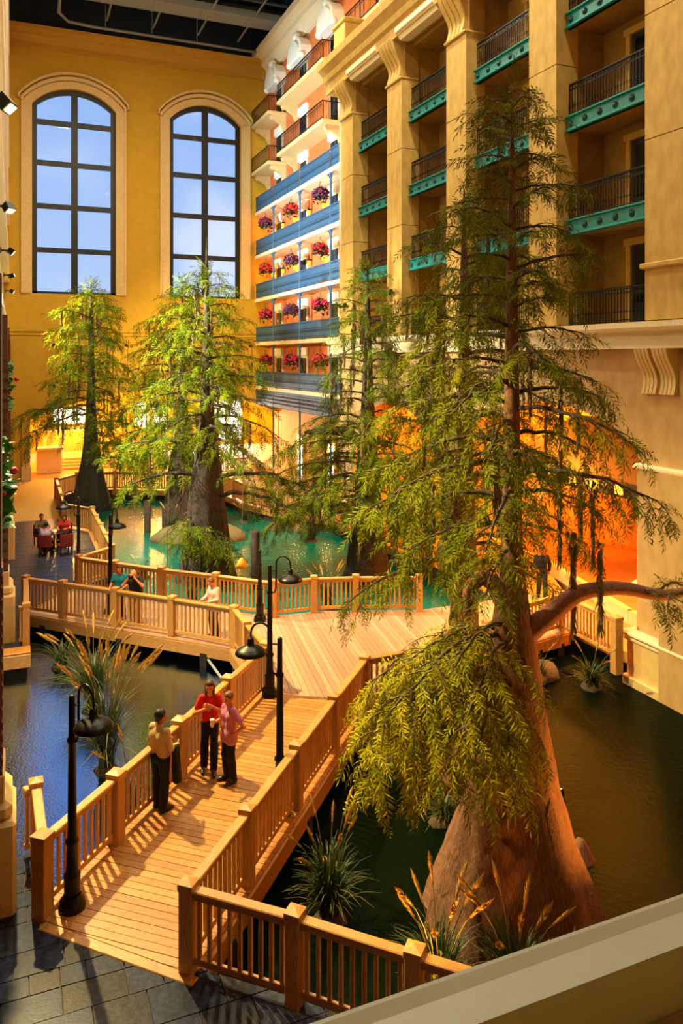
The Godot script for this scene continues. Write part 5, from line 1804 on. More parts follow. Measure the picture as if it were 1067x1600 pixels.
func trunk_mesh(prof: Array, lobes: int, depth: float, lean := Vector2.ZERO) -> ArrayMesh:
	var st := begin(false)
	var seg := 40
	var rings := []
	var ph := rng.randf() * TAU
	var y0: float = prof[0][0]
	var top: float = prof[prof.size() - 1][0]
	var rmax: float = prof[0][1]
	for p in prof:
		var ring := []
		for k in seg:
			var a := TAU * k / seg
			var fl := clampf((p[1] - 0.25) / maxf(rmax - 0.25, 0.1), 0.0, 1.0)
			var w := sin(a * lobes + ph + 0.6 * sin(a * 2.0)) + 0.5 * sin(a * (lobes * 2 + 1) + ph * 2.0)
			var r: float = p[1] * (1.0 + depth * fl * w) * (1.0 + 0.03 * sin(a * 17.0 + p[0] * 3.0))
			var v: float = (p[0] - y0) / (top - y0)
			ring.append(Vector3(cos(a) * r + lean.x * v, p[0], -sin(a) * r + lean.y * v))
		rings.append(ring)
	for i in rings.size() - 1:
		for k in seg:
			var k2 := (k + 1) % seg
			quad(st, rings[i][k], rings[i][k2], rings[i + 1][k2], rings[i + 1][k])
	return bake(st)

func prof_r(prof: Array, y: float) -> float:
	for i in prof.size() - 1:
		if y <= prof[i + 1][0]:
			return lerpf(prof[i][1], prof[i + 1][1], (y - prof[i][0]) / (prof[i + 1][0] - prof[i][0]))
	return 0.01

func smooth_prof(prof: Array) -> Array:
	var out := []
	for i in prof.size() - 1:
		for k in 3:
			var u := k / 3.0
			out.append([lerpf(prof[i][0], prof[i + 1][0], u), lerpf(prof[i][1], prof[i + 1][1], u * u * (3 - 2 * u) * 0.3 + u * 0.7)])
	out.append(prof[prof.size() - 1])
	return out

# reach: pairs (height, branch length) that outline the crown
func cypress(label: String, at: Vector3, prof: Array, reach: Array, count: int, spec: Dictionary) -> Array:
	var t := thing("cypress_tree", label, "tree", at)
	var crown := [Crown.new(), Crown.new(), Crown.new()]
	put(trunk_mesh(smooth_prof(prof), spec.get("lobes", 7), spec.get("flute", 0.10)), "trunk", spec.bark, t)
	var ylo: float = reach[0][0]
	var yhi: float = reach[reach.size() - 1][0]
	var az := rng.randf() * TAU
	for i in count:
		var u := (i + rng.randf() * 0.8) / count
		var y := lerpf(ylo, yhi, u)
		var L := 0.5
		for k in reach.size() - 1:
			if y <= reach[k + 1][0]:
				L = lerpf(reach[k][1], reach[k + 1][1], (y - reach[k][0]) / (reach[k + 1][0] - reach[k][0]))
				break
		L *= rng.randf_range(0.62, 1.08)
		az += 2.39996 + rng.randf_range(-0.3, 0.3)
		var d := Vector3(cos(az), 0, sin(az))
		if y < (spec.get("clear", -9.0) as float) and d.dot(Vector3(0.923, 0, 0.385)) > 0.2: continue
		limb(t, crown, Vector3(0, y, 0) + d * prof_r(prof, y) * 0.6, d, L, lerpf(0.10, 0.5, u) + rng.randf_range(-0.08, 0.1), lerpf(0.32, 0.22, u) + rng.randf_range(0.0, 0.15), clampf(0.030 * L + 0.008, 0.012, 0.09) * (spec.get("limb_scale", 1.0) as float), spec, spec.get("bare", 0.22))
	# leader shoots
	for i in 14:
		var a := rng.randf() * TAU
		spray_at(crown, Vector3(0, yhi + rng.randf_range(-0.8, 0.15), 0), Vector3(cos(a) * 0.5, 0.9, sin(a) * 0.5), (spec.spray as float) * 0.9, spec.tone)
	return [t, crown]

func leafed(tc: Array) -> void:
	for v in 3:
		if tc[1][v].xf.size() > 0: multi(sprays[v], tc[1][v].xf, tc[1][v].col, "foliage", M.leaf, tc[0])

func bough(tc: Array, pts: Array, radii: Array, mat: Material) -> void:
	var st := begin(false)
	var c := Curve3D.new()
	for i in pts.size():
		var a: Vector3 = pts[max(i - 1, 0)]
		var b: Vector3 = pts[min(i + 1, pts.size() - 1)]
		c.add_point(pts[i], (a - b) / 6.0, (b - a) / 6.0)
	var P := []
	var R := []
	var n := 24
	for k in n + 1:
		var f := float(k) / n * (pts.size() - 1)
		var i := mini(int(f), pts.size() - 2)
		P.append(c.sample(i, f - i))
		R.append(lerpf(radii[i], radii[i + 1], f - i))
	tube(st, P, R, 10, 0.04)
	done(st, "branch", mat, tc[0])

func make_trees() -> void:
	make_sprays()
	var o := Vector3(6.8, 0, -9.74)
	# ---- the big one in the near pond
	var prof := [[-0.9, 1.42], [-0.46, 1.27], [0.2, 1.08], [0.9, 0.84], [1.6, 0.65], [2.3, 0.53], [2.9, 0.45], [3.5, 0.36], [4.0, 0.27], [4.4, 0.21], [5.0, 0.16], [6.5, 0.12], [8.0, 0.10], [10.3, 0.05], [11.9, 0.012]]
	var spec := {tone = Color(0.135, 0.155, 0.007), spray = 0.95, step = 0.15, gap = 0.125, sag = 0.35, bark = M.bark, bark_limb = M.bark_dark, moss = 0.30, lobes = 9, flute = 0.06, bare = 0.32, clear = 5.75}
	var tc := cypress("biggest bald cypress with a broad reddish flared trunk, in the near pond", o, prof, [[4.95, 1.8], [5.5, 2.0], [6.2, 2.0], [7.2, 1.75], [8.5, 1.35], [9.6, 1.1], [10.6, 0.7], [11.8, 0.25]], 60, spec)
	# right vectors of the photograph's view, to pose the named limbs
	var R := Vector3(0.923, 0, 0.385)
	var T := Vector3(-0.385, 0, 0.923)   # towards the viewer
	# curled limb on the left, smooth and pinkish
	bough(tc, [Vector3(-0.05, 3.95, 0.05), Vector3(-0.12, 4.4, 0) - R * 0.12, Vector3(0, 4.55, 0) - R * 0.42, Vector3(0, 4.38, 0) - R * 0.62, Vector3(0, 4.0, 0) - R * 0.66], [0.16, 0.13, 0.11, 0.10, 0.05], M.limb)
	# long right hand limb
	bough(tc, [Vector3(0, 3.55, 0), Vector3(0, 3.95, 0) + R * 0.5, Vector3(0, 4.32, 0) + R * 1.0, Vector3(0, 4.40, 0) + R * 1.6, Vector3(0, 4.30, 0) + R * 2.3, Vector3(0, 4.5, 0) + R * 3.0], [0.20, 0.15, 0.12, 0.10, 0.08, 0.05], M.limb)
	for k in 4:
		limb(tc[0], tc[1], Vector3(0, 4.36, 0) + R * (1.9 + k * 0.3), (R * 0.6 + T * [0.8, -0.6, 0.4, -0.2][k]).normalized(), 0.8, 0.3, 0.4, 0.03, spec)
	# heavy drooping bough at left, leaf tone yellowed for the warm light on it
	for k in 11:
		var a: float = [0.3, 0.45, 0.6, 0.8, 1.0, 1.25, 1.5, 0.5, 0.9, 1.15, 0.7][k]
		var d := (-R * sin(a) + T * cos(a)).normalized()
		limb(tc[0], tc[1], Vector3(0, 3.1 + 0.085 * k, 0) + d * 0.33, d, rng.randf_range(1.5, 2.45), 0.24, 0.58, 0.05, {tone = Color(0.25, 0.235, 0.010), spray = 0.95, step = 0.11, gap = 0.11, sag = 0.6, bark = M.bark, bark_limb = M.bark_dark, moss = 0.4}, 0.18)
	for k in 4:
		var m := put(cache["moss%d" % (k % 3)], "moss_strand", M.moss, tc[0], [Vector3(0, 3.0, 0) - R * 0.45 + T * 0.9, Vector3(0, 2.9, 0) - R * 1.9 + T * 0.4, Vector3(0, 5.3, 0) + R * 0.9, Vector3(0, 5.2, 0) + R * 1.2 + T * 0.3][k])
		m.scale = Vector3(1.5, [1.5, 0.9, 1.5, 1.3][k], 1.5)
	leafed(tc)
	# ---- the slimmer one behind it
	spec = {tone = Color(0.11, 0.15, 0.007), spray = 1.1, step = 0.18, gap = 0.16, sag = 0.35, bark = M.bark, bark_limb = M.bark_dark, moss = 0.35, lobes = 6, flute = 0.06}
	tc = cypress("slimmer bald cypress just behind the biggest one, its stem left of it", Vector3(8.35, 0, -13.6), [[-0.9, 0.55], [0.3, 0.42], [1.5, 0.34], [3.0, 0.27], [5.0, 0.21], [6.0, 0.17], [7.5, 0.12], [9.5, 0.08], [11.2, 0.015]], [[3.6, 2.2], [5.0, 2.4], [6.5, 2.2], [8.0, 1.7], [9.5, 1.15], [11.1, 0.3]], 46, spec)
	bough(tc, [Vector3(0, 3.0, 0), Vector3(0, 3.35, 0) - R * 0.5, Vector3(0, 3.65, 0) - R * 1.0, Vector3(0, 3.7, 0) - R * 1.5], [0.13, 0.11, 0.09, 0.05], M.bark_grey)
	leafed(tc)
	# ---- the one in front of the facade, behind the platform
	spec = {tone = Color(0.11, 0.165, 0.008), spray = 1.4, step = 0.25, gap = 0.22, sag = 0.35, bark = M.bark_dark, bark_limb = M.bark_dark, moss = 0.4, moss_size = 1.5, lobes = 7, flute = 0.07}
	tc = cypress("dark stemmed bald cypress in front of the far arcade arch", Vector3(12.35, 0, -27.0), [[-0.9, 1.0], [0.0, 0.8], [1.2, 0.62], [2.5, 0.5], [4.0, 0.40], [5.4, 0.28], [7.0, 0.2], [9.5, 0.1], [11.4, 0.02]], [[1.8, 2.5], [3.2, 2.5], [4.6, 2.4], [6.0, 2.1], [7.5, 1.9], [8.5, 1.2], [9.8, 1.1], [11.2, 0.35]], 58, spec)
	bough(tc, [Vector3(0, 4.2, 0), Vector3(0, 4.9, 0) - R * 0.6, Vector3(0, 5.05, 0) - R * 1.6, Vector3(0, 5.0, 0) - R * 2.4], [0.24, 0.18, 0.13, 0.06], M.bark_dark)
	for k in 9:
		var a := lerpf(-1.1, 1.1, fmod(k * 0.382 + 0.1, 1.0))
		var d := (-R * cos(a) + T * sin(a) * 0.8).normalized()
		limb(tc[0], tc[1], Vector3(0, 1.8 + 0.46 * k + rng.randf_range(-0.2, 0.2), 0) + d * 0.3, d, lerpf(4.2, 2.9, k / 9.0) * rng.randf_range(0.8, 1.05), rng.randf_range(0.1, 0.32), 0.38, 0.07, spec)
	for k in 5:
		var d := (R * 0.55 + T * (0.8 + k * 0.12)).normalized()
		limb(tc[0], tc[1], Vector3(0, 2.2 + 0.6 * k, 0) + d * 0.3, d, 3.0, 0.2, 0.38, 0.08, spec)
	leafed(tc)
	# ---- middle tree with the broad flared foot
	spec = {tone = Color(0.105, 0.15, 0.006), spray = 1.5, step = 0.25, gap = 0.22, sag = 0.35, bark = M.bark_dark, bark_limb = M.bark_dark, moss = 0.45, moss_size = 1.5, lobes = 8, flute = 0.08}
	var D := Vector3(6.74, 0, -29.4)
	tc = cypress("bald cypress with a dark broad foot in the lagoon, below the right window", D, [[-0.9, 1.12], [-0.3, 1.0], [0.6, 0.86], [1.5, 0.74], [2.8, 0.62], [4.0, 0.47], [5.2, 0.32], [6.5, 0.22], [8.5, 0.15], [10.0, 0.10], [11.6, 0.05], [12.4, 0.012]], [[4.6, 3.0], [5.6, 2.9], [6.6, 2.4], [7.6, 2.2], [8.6, 1.9], [9.4, 1.6], [10.2, 1.0], [11.2, 0.3]], 44, spec)
	# four long bare-based boughs low on the stem
	var low := [[4.45, -1.0, 0.0, 3.3, 0.32], [3.4, -1.0, 0.15, 2.7, 0.2], [3.25, 1.0, 0.1, 3.4, 0.3], [2.6, 1.0, 0.2, 3.2, 0.25]]
	for b in low:
		var d: Vector3 = (R * b[1] + T * b[2]).normalized()
		limb(tc[0], tc[1], Vector3(0, b[0], 0) + d * 0.3, d, b[3], b[4], 0.36, 0.15, spec, 0.35)
	for k in 7:
		var d := (T * 0.9 + R * (k - 3) * 0.3).normalized()
		limb(tc[0], tc[1], Vector3(0, 1.9 - 0.12 * k, 0) + d * 0.5, d, rng.randf_range(0.9, 1.4), 0.1, 0.5, 0.04, spec)
	leafed(tc)
	# ---- tree behind it to the left
	spec.tone = Color(0.13, 0.175, 0.006)
	spec.spray = 2.0
	spec.step = 0.32
	spec.gap = 0.28
	tc = cypress("bald cypress with a short stout foot, left of the middle tree and behind the boulder", Vector3(7.75, 0, -39.2), [[-0.9, 0.95], [0.0, 0.85], [1.5, 0.75], [2.6, 0.6], [4.0, 0.38], [6.0, 0.22], [8.5, 0.12], [11.4, 0.02]], [[2.4, 3.2], [4.0, 3.4], [5.5, 3.6], [7.0, 3.2], [8.5, 2.4], [9.6, 1.9], [10.6, 1.3], [11.4, 0.4]], 42, spec)
	leafed(tc)
	# ---- far left tree
	spec.tone = Color(0.10, 0.155, 0.006)
	spec.bark = M.bark_grey
	spec.spray = 2.0
	tc = cypress("far left bald cypress with a smooth grey flared trunk, beside the plaza railing", Vector3(3.95, 0, -45.6), [[-0.9, 1.2], [0.0, 1.0], [1.0, 0.76], [2.0, 0.55], [3.2, 0.4], [4.6, 0.29], [6.0, 0.22], [8.0, 0.17], [10.0, 0.11], [11.9, 0.02]], [[4.7, 3.6], [5.4, 3.3], [5.9, 1.6], [6.6, 2.5], [7.6, 2.2], [8.4, 1.4], [9.4, 2.1], [10.3, 1.6], [11.0, 0.9], [11.8, 0.4]], 46, spec)
	for b in [[4.9, -1.0, 0.3, 3.9], [4.2, 1.0, 0.2, 2.6], [3.0, 1.0, 0.4, 2.4], [2.2, 1.0, 0.1, 2.2], [3.6, 0.6, 0.8, 3.6], [3.0, 0.9, 0.5, 4.4]]:
		var d: Vector3 = (R * b[1] + T * b[2]).normalized()
		limb(tc[0], tc[1], Vector3(0, b[0], 0) + d * 0.3, d, b[3], 0.28, 0.4, 0.1, spec, 0.3)
	leafed(tc)

# ================================================================ people
# skin a set of tapered bones [a, b, ra, rb] as one smooth surface (surface nets over a smooth union)
func flesh(bones: Array, cell: float, k: float) -> ArrayMesh:
	var lo := Vector3.ONE * 1e9
	var hi := -lo
	for b in bones:
		var r: float = maxf(b[2], b[3]) + k + cell * 2.0
		for p in [b[0], b[1]]:
			lo = lo.min(p - Vector3.ONE * r)
			hi = hi.max(p + Vector3.ONE * r)
	var n := Vector3i(((hi - lo) / cell).ceil()) + Vector3i.ONE
	var nx := n.x; var ny := n.y; var nz := n.z
	var F := PackedFloat32Array()
	F.resize(nx * ny * nz)
	F.fill(1.0)
	var ik := 1.0 / maxf(k, 1e-5)
	for bn in bones:
		var a: Vector3 = bn[0]
		var ra: float = bn[2]
		var rb: float = bn[3]
		var ab: Vector3 = bn[1] - a
		var l2 := maxf(ab.length_squared(), 1e-9)
		var r := maxf(ra, rb) + k + cell * 1.5
		var i0 := Vector3i(((a.min(bn[1]) - Vector3.ONE * r - lo) / cell).floor()).max(Vector3i.ZERO)
		var i1 := Vector3i(((a.max(bn[1]) + Vector3.ONE * r - lo) / cell).ceil()).min(n - Vector3i.ONE)
		for z in range(i0.z, i1.z + 1):
			for y in range(i0.y, i1.y + 1):
				var row := (z * ny + y) * nx
				for x in range(i0.x, i1.x + 1):
					var p := lo + Vector3(x, y, z) * cell - a
					var t := clampf(p.dot(ab) / l2, 0.0, 1.0)
					var d := (p - ab * t).length() - lerpf(ra, rb, t)
					var e := F[row + x]
					var h := maxf(k - absf(d - e), 0.0) * ik
					F[row + x] = minf(d, e) - h * h * k * 0.25
	var ids := {}
	var verts := PackedVector3Array()
	var offs := [0, 1, nx, nx + 1, nx * ny, nx * ny + 1, nx * ny + nx, nx * ny + nx + 1]
	var edges := [[0, 1], [2, 3], [4, 5], [6, 7], [0, 2], [1, 3], [4, 6], [5, 7], [0, 4], [1, 5], [2, 6], [3, 7]]
	var cx := [0, 1, 0, 1, 0, 1, 0, 1]
	var cy := [0, 0, 1, 1, 0, 0, 1, 1]
	var cz := [0, 0, 0, 0, 1, 1, 1, 1]
	for z in nz - 1:
		for y in ny - 1:
			var row := (z * ny + y) * nx
			for x in nx - 1:
				var c := row + x
				var v0 := F[c]
				if v0 > cell * 2.0 or v0 < -cell * 2.0: continue
				var m := 0
				for q in 8:
					if F[c + offs[q]] < 0.0: m += 1
				if m == 0 or m == 8: continue
				var s := Vector3.ZERO
				var cnt := 0
				for e in edges:
					var fa := F[c + offs[e[0]]]
					var fb := F[c + offs[e[1]]]
					if (fa < 0.0) != (fb < 0.0):
						var t := fa / (fa - fb)
						s += Vector3(lerpf(cx[e[0]], cx[e[1]], t), lerpf(cy[e[0]], cy[e[1]], t), lerpf(cz[e[0]], cz[e[1]], t))
						cnt += 1
				ids[c] = verts.size()
				verts.append(lo + (Vector3(x, y, z) + s / cnt) * cell)
	var idx := PackedInt32Array()
	var sx := 1; var sy := nx; var sz := nx * ny
	for c in ids:
		var v0 := F[c]
		for ax in 3:
			var st: int = [sx, sy, sz][ax]
			var u: int = [sy, sz, sx][ax]
			var w: int = [sz, sx, sy][ax]
			var v1 := F[c + st]
			if (v0 < 0.0) == (v1 < 0.0): continue
			if not (ids.has(c - u) and ids.has(c - w) and ids.has(c - u - w)): continue
			var q := [ids[c], ids[c - u], ids[c - u - w], ids[c - w]]
			if v0 < 0.0: idx.append_array([q[0], q[2], q[1], q[0], q[3], q[2]])
			else: idx.append_array([q[0], q[1], q[2], q[0], q[2], q[3]])
	var nor := PackedVector3Array()
	nor.resize(verts.size())
	for i in range(0, idx.size(), 3):
		var g := (verts[idx[i + 2]] - verts[idx[i]]).cross(verts[idx[i + 1]] - verts[idx[i]])
		for q in 3: nor[idx[i + q]] += g
	for i in nor.size(): nor[i] = nor[i].normalized()
	var arr := []
	arr.resize(Mesh.ARRAY_MAX)
	arr[Mesh.ARRAY_VERTEX] = verts
	arr[Mesh.ARRAY_NORMAL] = nor
	arr[Mesh.ARRAY_INDEX] = idx
	var mesh := ArrayMesh.new()
	mesh.add_surface_from_arrays(Mesh.PRIMITIVE_TRIANGLES, arr)
	return mesh

# palm, four fingers of different lengths and a thumb from the palm's side
func hand_bones(wrist: Vector3, dir: Vector3, palm: Vector3, side: float, curl: float) -> Array:
	var d := dir.normalized()
	var nrm := (palm - d * palm.dot(d)).normalized()
	var w := d.cross(nrm).normalized() * side   # towards the thumb
	var out := []
	var len := [0.074, 0.082, 0.076, 0.058]
	for i in 4:
		var off := w * (0.030 - 0.020 * i)
		var base := wrist + d * 0.085 + off
		out.append([wrist + off * 0.6, base, 0.017, 0.0135])
		var L: float = len[i]
		var d1 := (d * cos(curl * 0.5) + nrm * sin(curl * 0.5)).normalized()
		var d2 := (d * cos(curl * 1.5) + nrm * sin(curl * 1.5)).normalized()
		var m := base + d1 * L * 0.52
		out.append([base, m, 0.0095, 0.0088])
		out.append([m, m + d2 * L * 0.48, 0.0088, 0.0075])
	var tb := wrist + d * 0.03 + w * 0.03
	var tm := tb + (d * 0.6 + w * 0.7 + nrm * 0.3).normalized() * 0.038
	out.append([wrist + d * 0.015 + w * 0.012, tb, 0.016, 0.013])
	out.append([tb, tm, 0.0125, 0.0105])
	out.append([tm, tm + (d * 0.85 + w * 0.15 + nrm * 0.4).normalized() * 0.032, 0.0105, 0.008])
	return out

func fat(bones: Array, g: float) -> Array:
	var out := []
	for b in bones: out.append([b[0], b[1], b[2] + g, b[3] + g])
	return out

# J: joints; c: cloth {shirt, pants, shoe, hair, skin, sleeve: 0 short / 1 long, long_hair, skirt}
func person(label: String, at: Vector3, yaw: float, s: float, J: Dictionary, c: Dictionary, cell := 0.016) -> Node3D:
	var t := thing("person", label, "person", at, yaw)
	t.scale = Vector3.ONE * s
	var w: float = c.get("build", 1.0)
	var hipL: Vector3 = J.pelvis + Vector3(0.088 * w, -0.03, 0)
	var hipR: Vector3 = J.pelvis + Vector3(-0.088 * w, -0.03, 0)
	var up: Vector3 = (J.neck - J.pelvis).normalized()
	var lat: Vector3 = (J.shL - J.shR).normalized()
	var waist: Vector3 = J.pelvis.lerp(J.neck, 0.30)
	var chest: Vector3 = J.pelvis.lerp(J.neck, 0.64)
	var torso := []
	for q in [-1.0, 1.0]:
		torso.append([J.pelvis + lat * 0.075 * w * q, waist + lat * 0.062 * w * q, 0.098 * w, 0.088 * w])
		torso.append([waist + lat * 0.062 * w * q, chest + lat * 0.085 * w * q, 0.088 * w, 0.100 * w])
		torso.append([chest + lat * 0.085 * w * q, (J.shL if q > 0 else J.shR) - lat * 0.035 * q - up * 0.015, 0.092 * w, 0.047])
	torso.append([chest, J.neck - up * 0.03, 0.085, 0.05])
	var armU := [[J.shL, J.elL, 0.050 * w, 0.040], [J.shR, J.elR, 0.050 * w, 0.040]]
	var armL := [[J.elL, J.haL, 0.040, 0.027], [J.elR, J.haR, 0.040, 0.027]]
	var legs := [[hipL, J.knL, 0.088 * w, 0.056], [hipR, J.knR, 0.088 * w, 0.056], [J.knL, J.anL, 0.055, 0.036], [J.knR, J.anR, 0.055, 0.036]]
	for q in [[J.knL, J.anL], [J.knR, J.anR]]:
		var calf: Vector3 = q[0].lerp(q[1], 0.3) - J.get("fwd", Vector3(0, 0, 1)) * 0.012
		legs.append([calf, q[0].lerp(q[1], 0.55), 0.056, 0.045])
	var neck := [[J.neck - up * 0.03, J.head - Vector3(0, 0.07, 0), 0.052, 0.050]]
	var body: Array = torso + armU + armL + legs + neck
	for q in [[J.anL, J.toL], [J.anR, J.toR]]: body.append([q[0], q[1], 0.036, 0.028])
	var look: Vector3 = J.get("look", Vector3(0, -0.1, 1)).normalized()
	var ex := Vector3.UP.cross(look).normalized()
	var hb := Basis(ex, look.cross(ex), look)
	var skin := paint(c.skin, 0.55)
	skin.subsurf_scatter_enabled = false
	# the figure itself, one surface
	put(flesh(body, cell, 0.035), "body", skin, t)
	# head with face, on its own finer grid
	var H := func(x: float, y: float, z: float) -> Vector3: return J.head + hb * Vector3(x, y, z)
	var head := [[H.call(0, 0.035, -0.018), H.call(0, 0.03, 0.012), 0.082, 0.078], [H.call(0, -0.01, 0.02), H.call(0, -0.085, 0.052), 0.066, 0.034], [H.call(0.028, -0.02, 0.06), H.call(0.03, -0.03, 0.055), 0.03, 0.028], [H.call(-0.028, -0.02, 0.06), H.call(-0.03, -0.03, 0.055), 0.03, 0.028],
		[H.call(0, 0.012, 0.088), H.call(0, -0.028, 0.108), 0.008, 0.014], [H.call(0.078, 0.01, -0.01), H.call(0.078, -0.03, -0.005), 0.015, 0.010], [H.call(-0.078, 0.01, -0.01), H.call(-0.078, -0.03, -0.005), 0.015, 0.010], [H.call(0, -0.04, 0.0), H.call(0, -0.12, -0.01), 0.05, 0.05], [H.call(0.02, -0.058, 0.084), H.call(-0.02, -0.058, 0.084), 0.008, 0.008]]
	var hd := put(flesh(head, cell * 0.45, 0.018), "head", skin, t)
	var st := begin(false)
	for q in [-1, 1]: blob(st, H.call(0.031 * q, 0.012, 0.083), Vector3.ONE * 0.012, 5, 8)
	done(st, "eyes", paint(Color(0.08, 0.05, 0.04), 0.3), hd)
	st = begin(false)
	blob(st, H.call(0, -0.058, 0.091), Vector3(0.022, 0.006, 0.006), 5, 8)
	done(st, "mouth", paint(Color(0.55, 0.16, 0.13), 0.5), hd)
	# hair
	if c.has("hair"):
		var hair := [[H.call(0, 0.055, -0.03), H.call(0, 0.062, 0.012), 0.083, 0.070], [H.call(0, 0.02, -0.045), H.call(0, -0.03, -0.05), 0.075, 0.05], [H.call(0.05, 0.045, 0.0), H.call(0.062, 0.0, -0.02), 0.045, 0.030], [H.call(-0.05, 0.045, 0.0), H.call(-0.062, 0.0, -0.02), 0.045, 0.030]]
		if c.get("long_hair", 0) > 0:
			var dn := 0.17 if c.long_hair == 2 else 0.09
			for q in [-1.0, 1.0]: hair.append([H.call(0.066 * q, 0.03, -0.012), H.call(0.075 * q, -dn, 0.0), 0.034, 0.022])
			hair.append([H.call(0, 0.0, -0.05), H.call(0, -dn, -0.065), 0.07, 0.05])
		put(flesh(hair, cell * 0.5, 0.02), "hair", paint(c.hair, 0.6), hd)
	# hands
	for q in [["haL", "elL", 1.0], ["haR", "elR", -1.0]]:
		var d: Vector3 = (J[q[0]] - J[q[1]]).normalized()
		if J.has(q[0] + "_dir"): d = J[q[0] + "_dir"]
		var palm: Vector3 = J.get(q[0] + "_palm", Vector3(-q[2], 0, 0.2))
		var hbones := hand_bones(J[q[0]], d, palm, q[2], J.get("curl", 0.5))
		hbones.append([J[q[0]] - d * 0.05, J[q[0]] + d * 0.01, 0.028, 0.024])
		put(flesh(hbones, 0.006 if cell < 0.018 else 0.009, 0.008), "hand", skin, t)
	# clothes
	var top: Array = torso.duplicate()
	for i in 2:
		if c.get("sleeve", 1) == 1:
			top += [armU[i], [armL[i][0], armL[i][0].lerp(armL[i][1], 0.94), 0.043, 0.034]]
		else:
			top.append([armU[i][0], armU[i][0].lerp(armU[i][1], 0.6), 0.055, 0.050])
	if c.get("untucked", false):
		for q in [-1.0, 1.0]: top.append([J.pelvis + lat * 0.07 * q, J.pelvis + lat * 0.085 * q - up * 0.10, 0.112, 0.114])
	put(flesh(fat(top, 0.013), cell, 0.035), "shirt", mottled(c.shirt, 0.08, Vector3.ONE * 4.0, 0.85, 90, false), t)
	var pants: Array = legs.duplicate()
	pants.append([J.pelvis + lat * 0.06, J.pelvis - lat * 0.06, 0.105 * w, 0.105 * w])
	for q in [[J.knL, J.anL], [J.knR, J.anR]]: pants.append([q[0], q[1] + Vector3(0, 0.015, 0), 0.058, 0.056])
	put(flesh(fat(pants, 0.014), cell, 0.035), "trousers", paint(c.pants, 0.85), t)
	for q in [[J.anL, J.toL], [J.anR, J.toR]]:
		var f: Vector3 = (q[1] - q[0])
		f.y = 0
		f = f.normalized()
		var g := Vector3(q[0].x, J.get("ground", 0.0), q[0].z)
		put(flesh([[g - f * 0.05 + Vector3(0, 0.045, 0), g + f * 0.10 + Vector3(0, 0.042, 0), 0.044, 0.046], [g + f * 0.10 + Vector3(0, 0.042, 0), g + f * 0.19 + Vector3(0, 0.032, 0), 0.046, 0.030], [g + Vector3(0, 0.05, 0), g + Vector3(0, 0.09, 0), 0.044, 0.042]], cell * 0.7, 0.02), "shoe", paint(c.get("shoe", Color(0.03, 0.025, 0.025)), 0.4), t)
	if c.has("collar"):
		st = begin(false)
		for q in 10:
			var a0 := TAU * q / 10; var a1 := TAU * (q + 1) / 10
			var n0: Vector3 = J.neck + Vector3(sin(a0) * 0.068, 0.0, cos(a0) * 0.068 - 0.01); var n1: Vector3 = J.neck + Vector3(sin(a1) * 0.068, 0.0, cos(a1) * 0.068 - 0.01)
			quad(st, n0, n1, n1 + Vector3(0, 0.04, 0), n0 + Vector3(0, 0.04, 0))
		done(st, "collar", paint(c.collar, 0.8), t)
	return t

func stance() -> Dictionary:
	return {pelvis = Vector3(0, 0.94, 0), neck = Vector3(0, 1.46, -0.01), head = Vector3(0, 1.60, 0.015),
		shL = Vector3(0.175, 1.40, -0.01), shR = Vector3(-0.175, 1.40, -0.01),
		elL = Vector3(0.24, 1.12, -0.03), elR = Vector3(-0.24, 1.12, -0.03),
		haL = Vector3(0.24, 0.88, 0.06), haR = Vector3(-0.24, 0.88, 0.06),
		knL = Vector3(0.10, 0.50, 0.02), knR = Vector3(-0.10, 0.50, 0.02),
		anL = Vector3(0.11, 0.08, -0.03), anR = Vector3(-0.11, 0.08, -0.03),
		toL = Vector3(0.13, 0.035, 0.14), toR = Vector3(-0.13, 0.035, 0.14)}

func seated() -> Dictionary:
	var J := stance()
	for k in ["pelvis", "neck", "head", "shL", "shR", "elL", "elR"]: J[k] += Vector3(0, -0.40, -0.08)
	J.neck += Vector3(0, 0, 0.06); J.head += Vector3(0, 0, 0.08); J.shL += Vector3(0, 0, 0.05); J.shR += Vector3(0, 0, 0.05)
	J.knL = Vector3(0.13, 0.52, 0.36); J.knR = Vector3(-0.13, 0.52, 0.36)
	J.anL = Vector3(0.14, 0.08, 0.34); J.anR = Vector3(-0.14, 0.08, 0.34)
	J.toL = Vector3(0.15, 0.035, 0.50); J.toR = Vector3(-0.15, 0.035, 0.50)
	J.elL = Vector3(0.27, 0.76, 0.12); J.elR = Vector3(-0.27, 0.76, 0.12)
	J.haL = Vector3(0.16, 0.79, 0.38); J.haR = Vector3(-0.16, 0.79, 0.38)
	J.haL_dir = Vector3(-0.5, 0, 1).normalized(); J.haR_dir = Vector3(0.5, 0, 1).normalized()
	J.haL_palm = Vector3.DOWN; J.haR_palm = Vector3.DOWN
	return J

func face(x: float, z: float) -> float:
	return atan2(x, z)

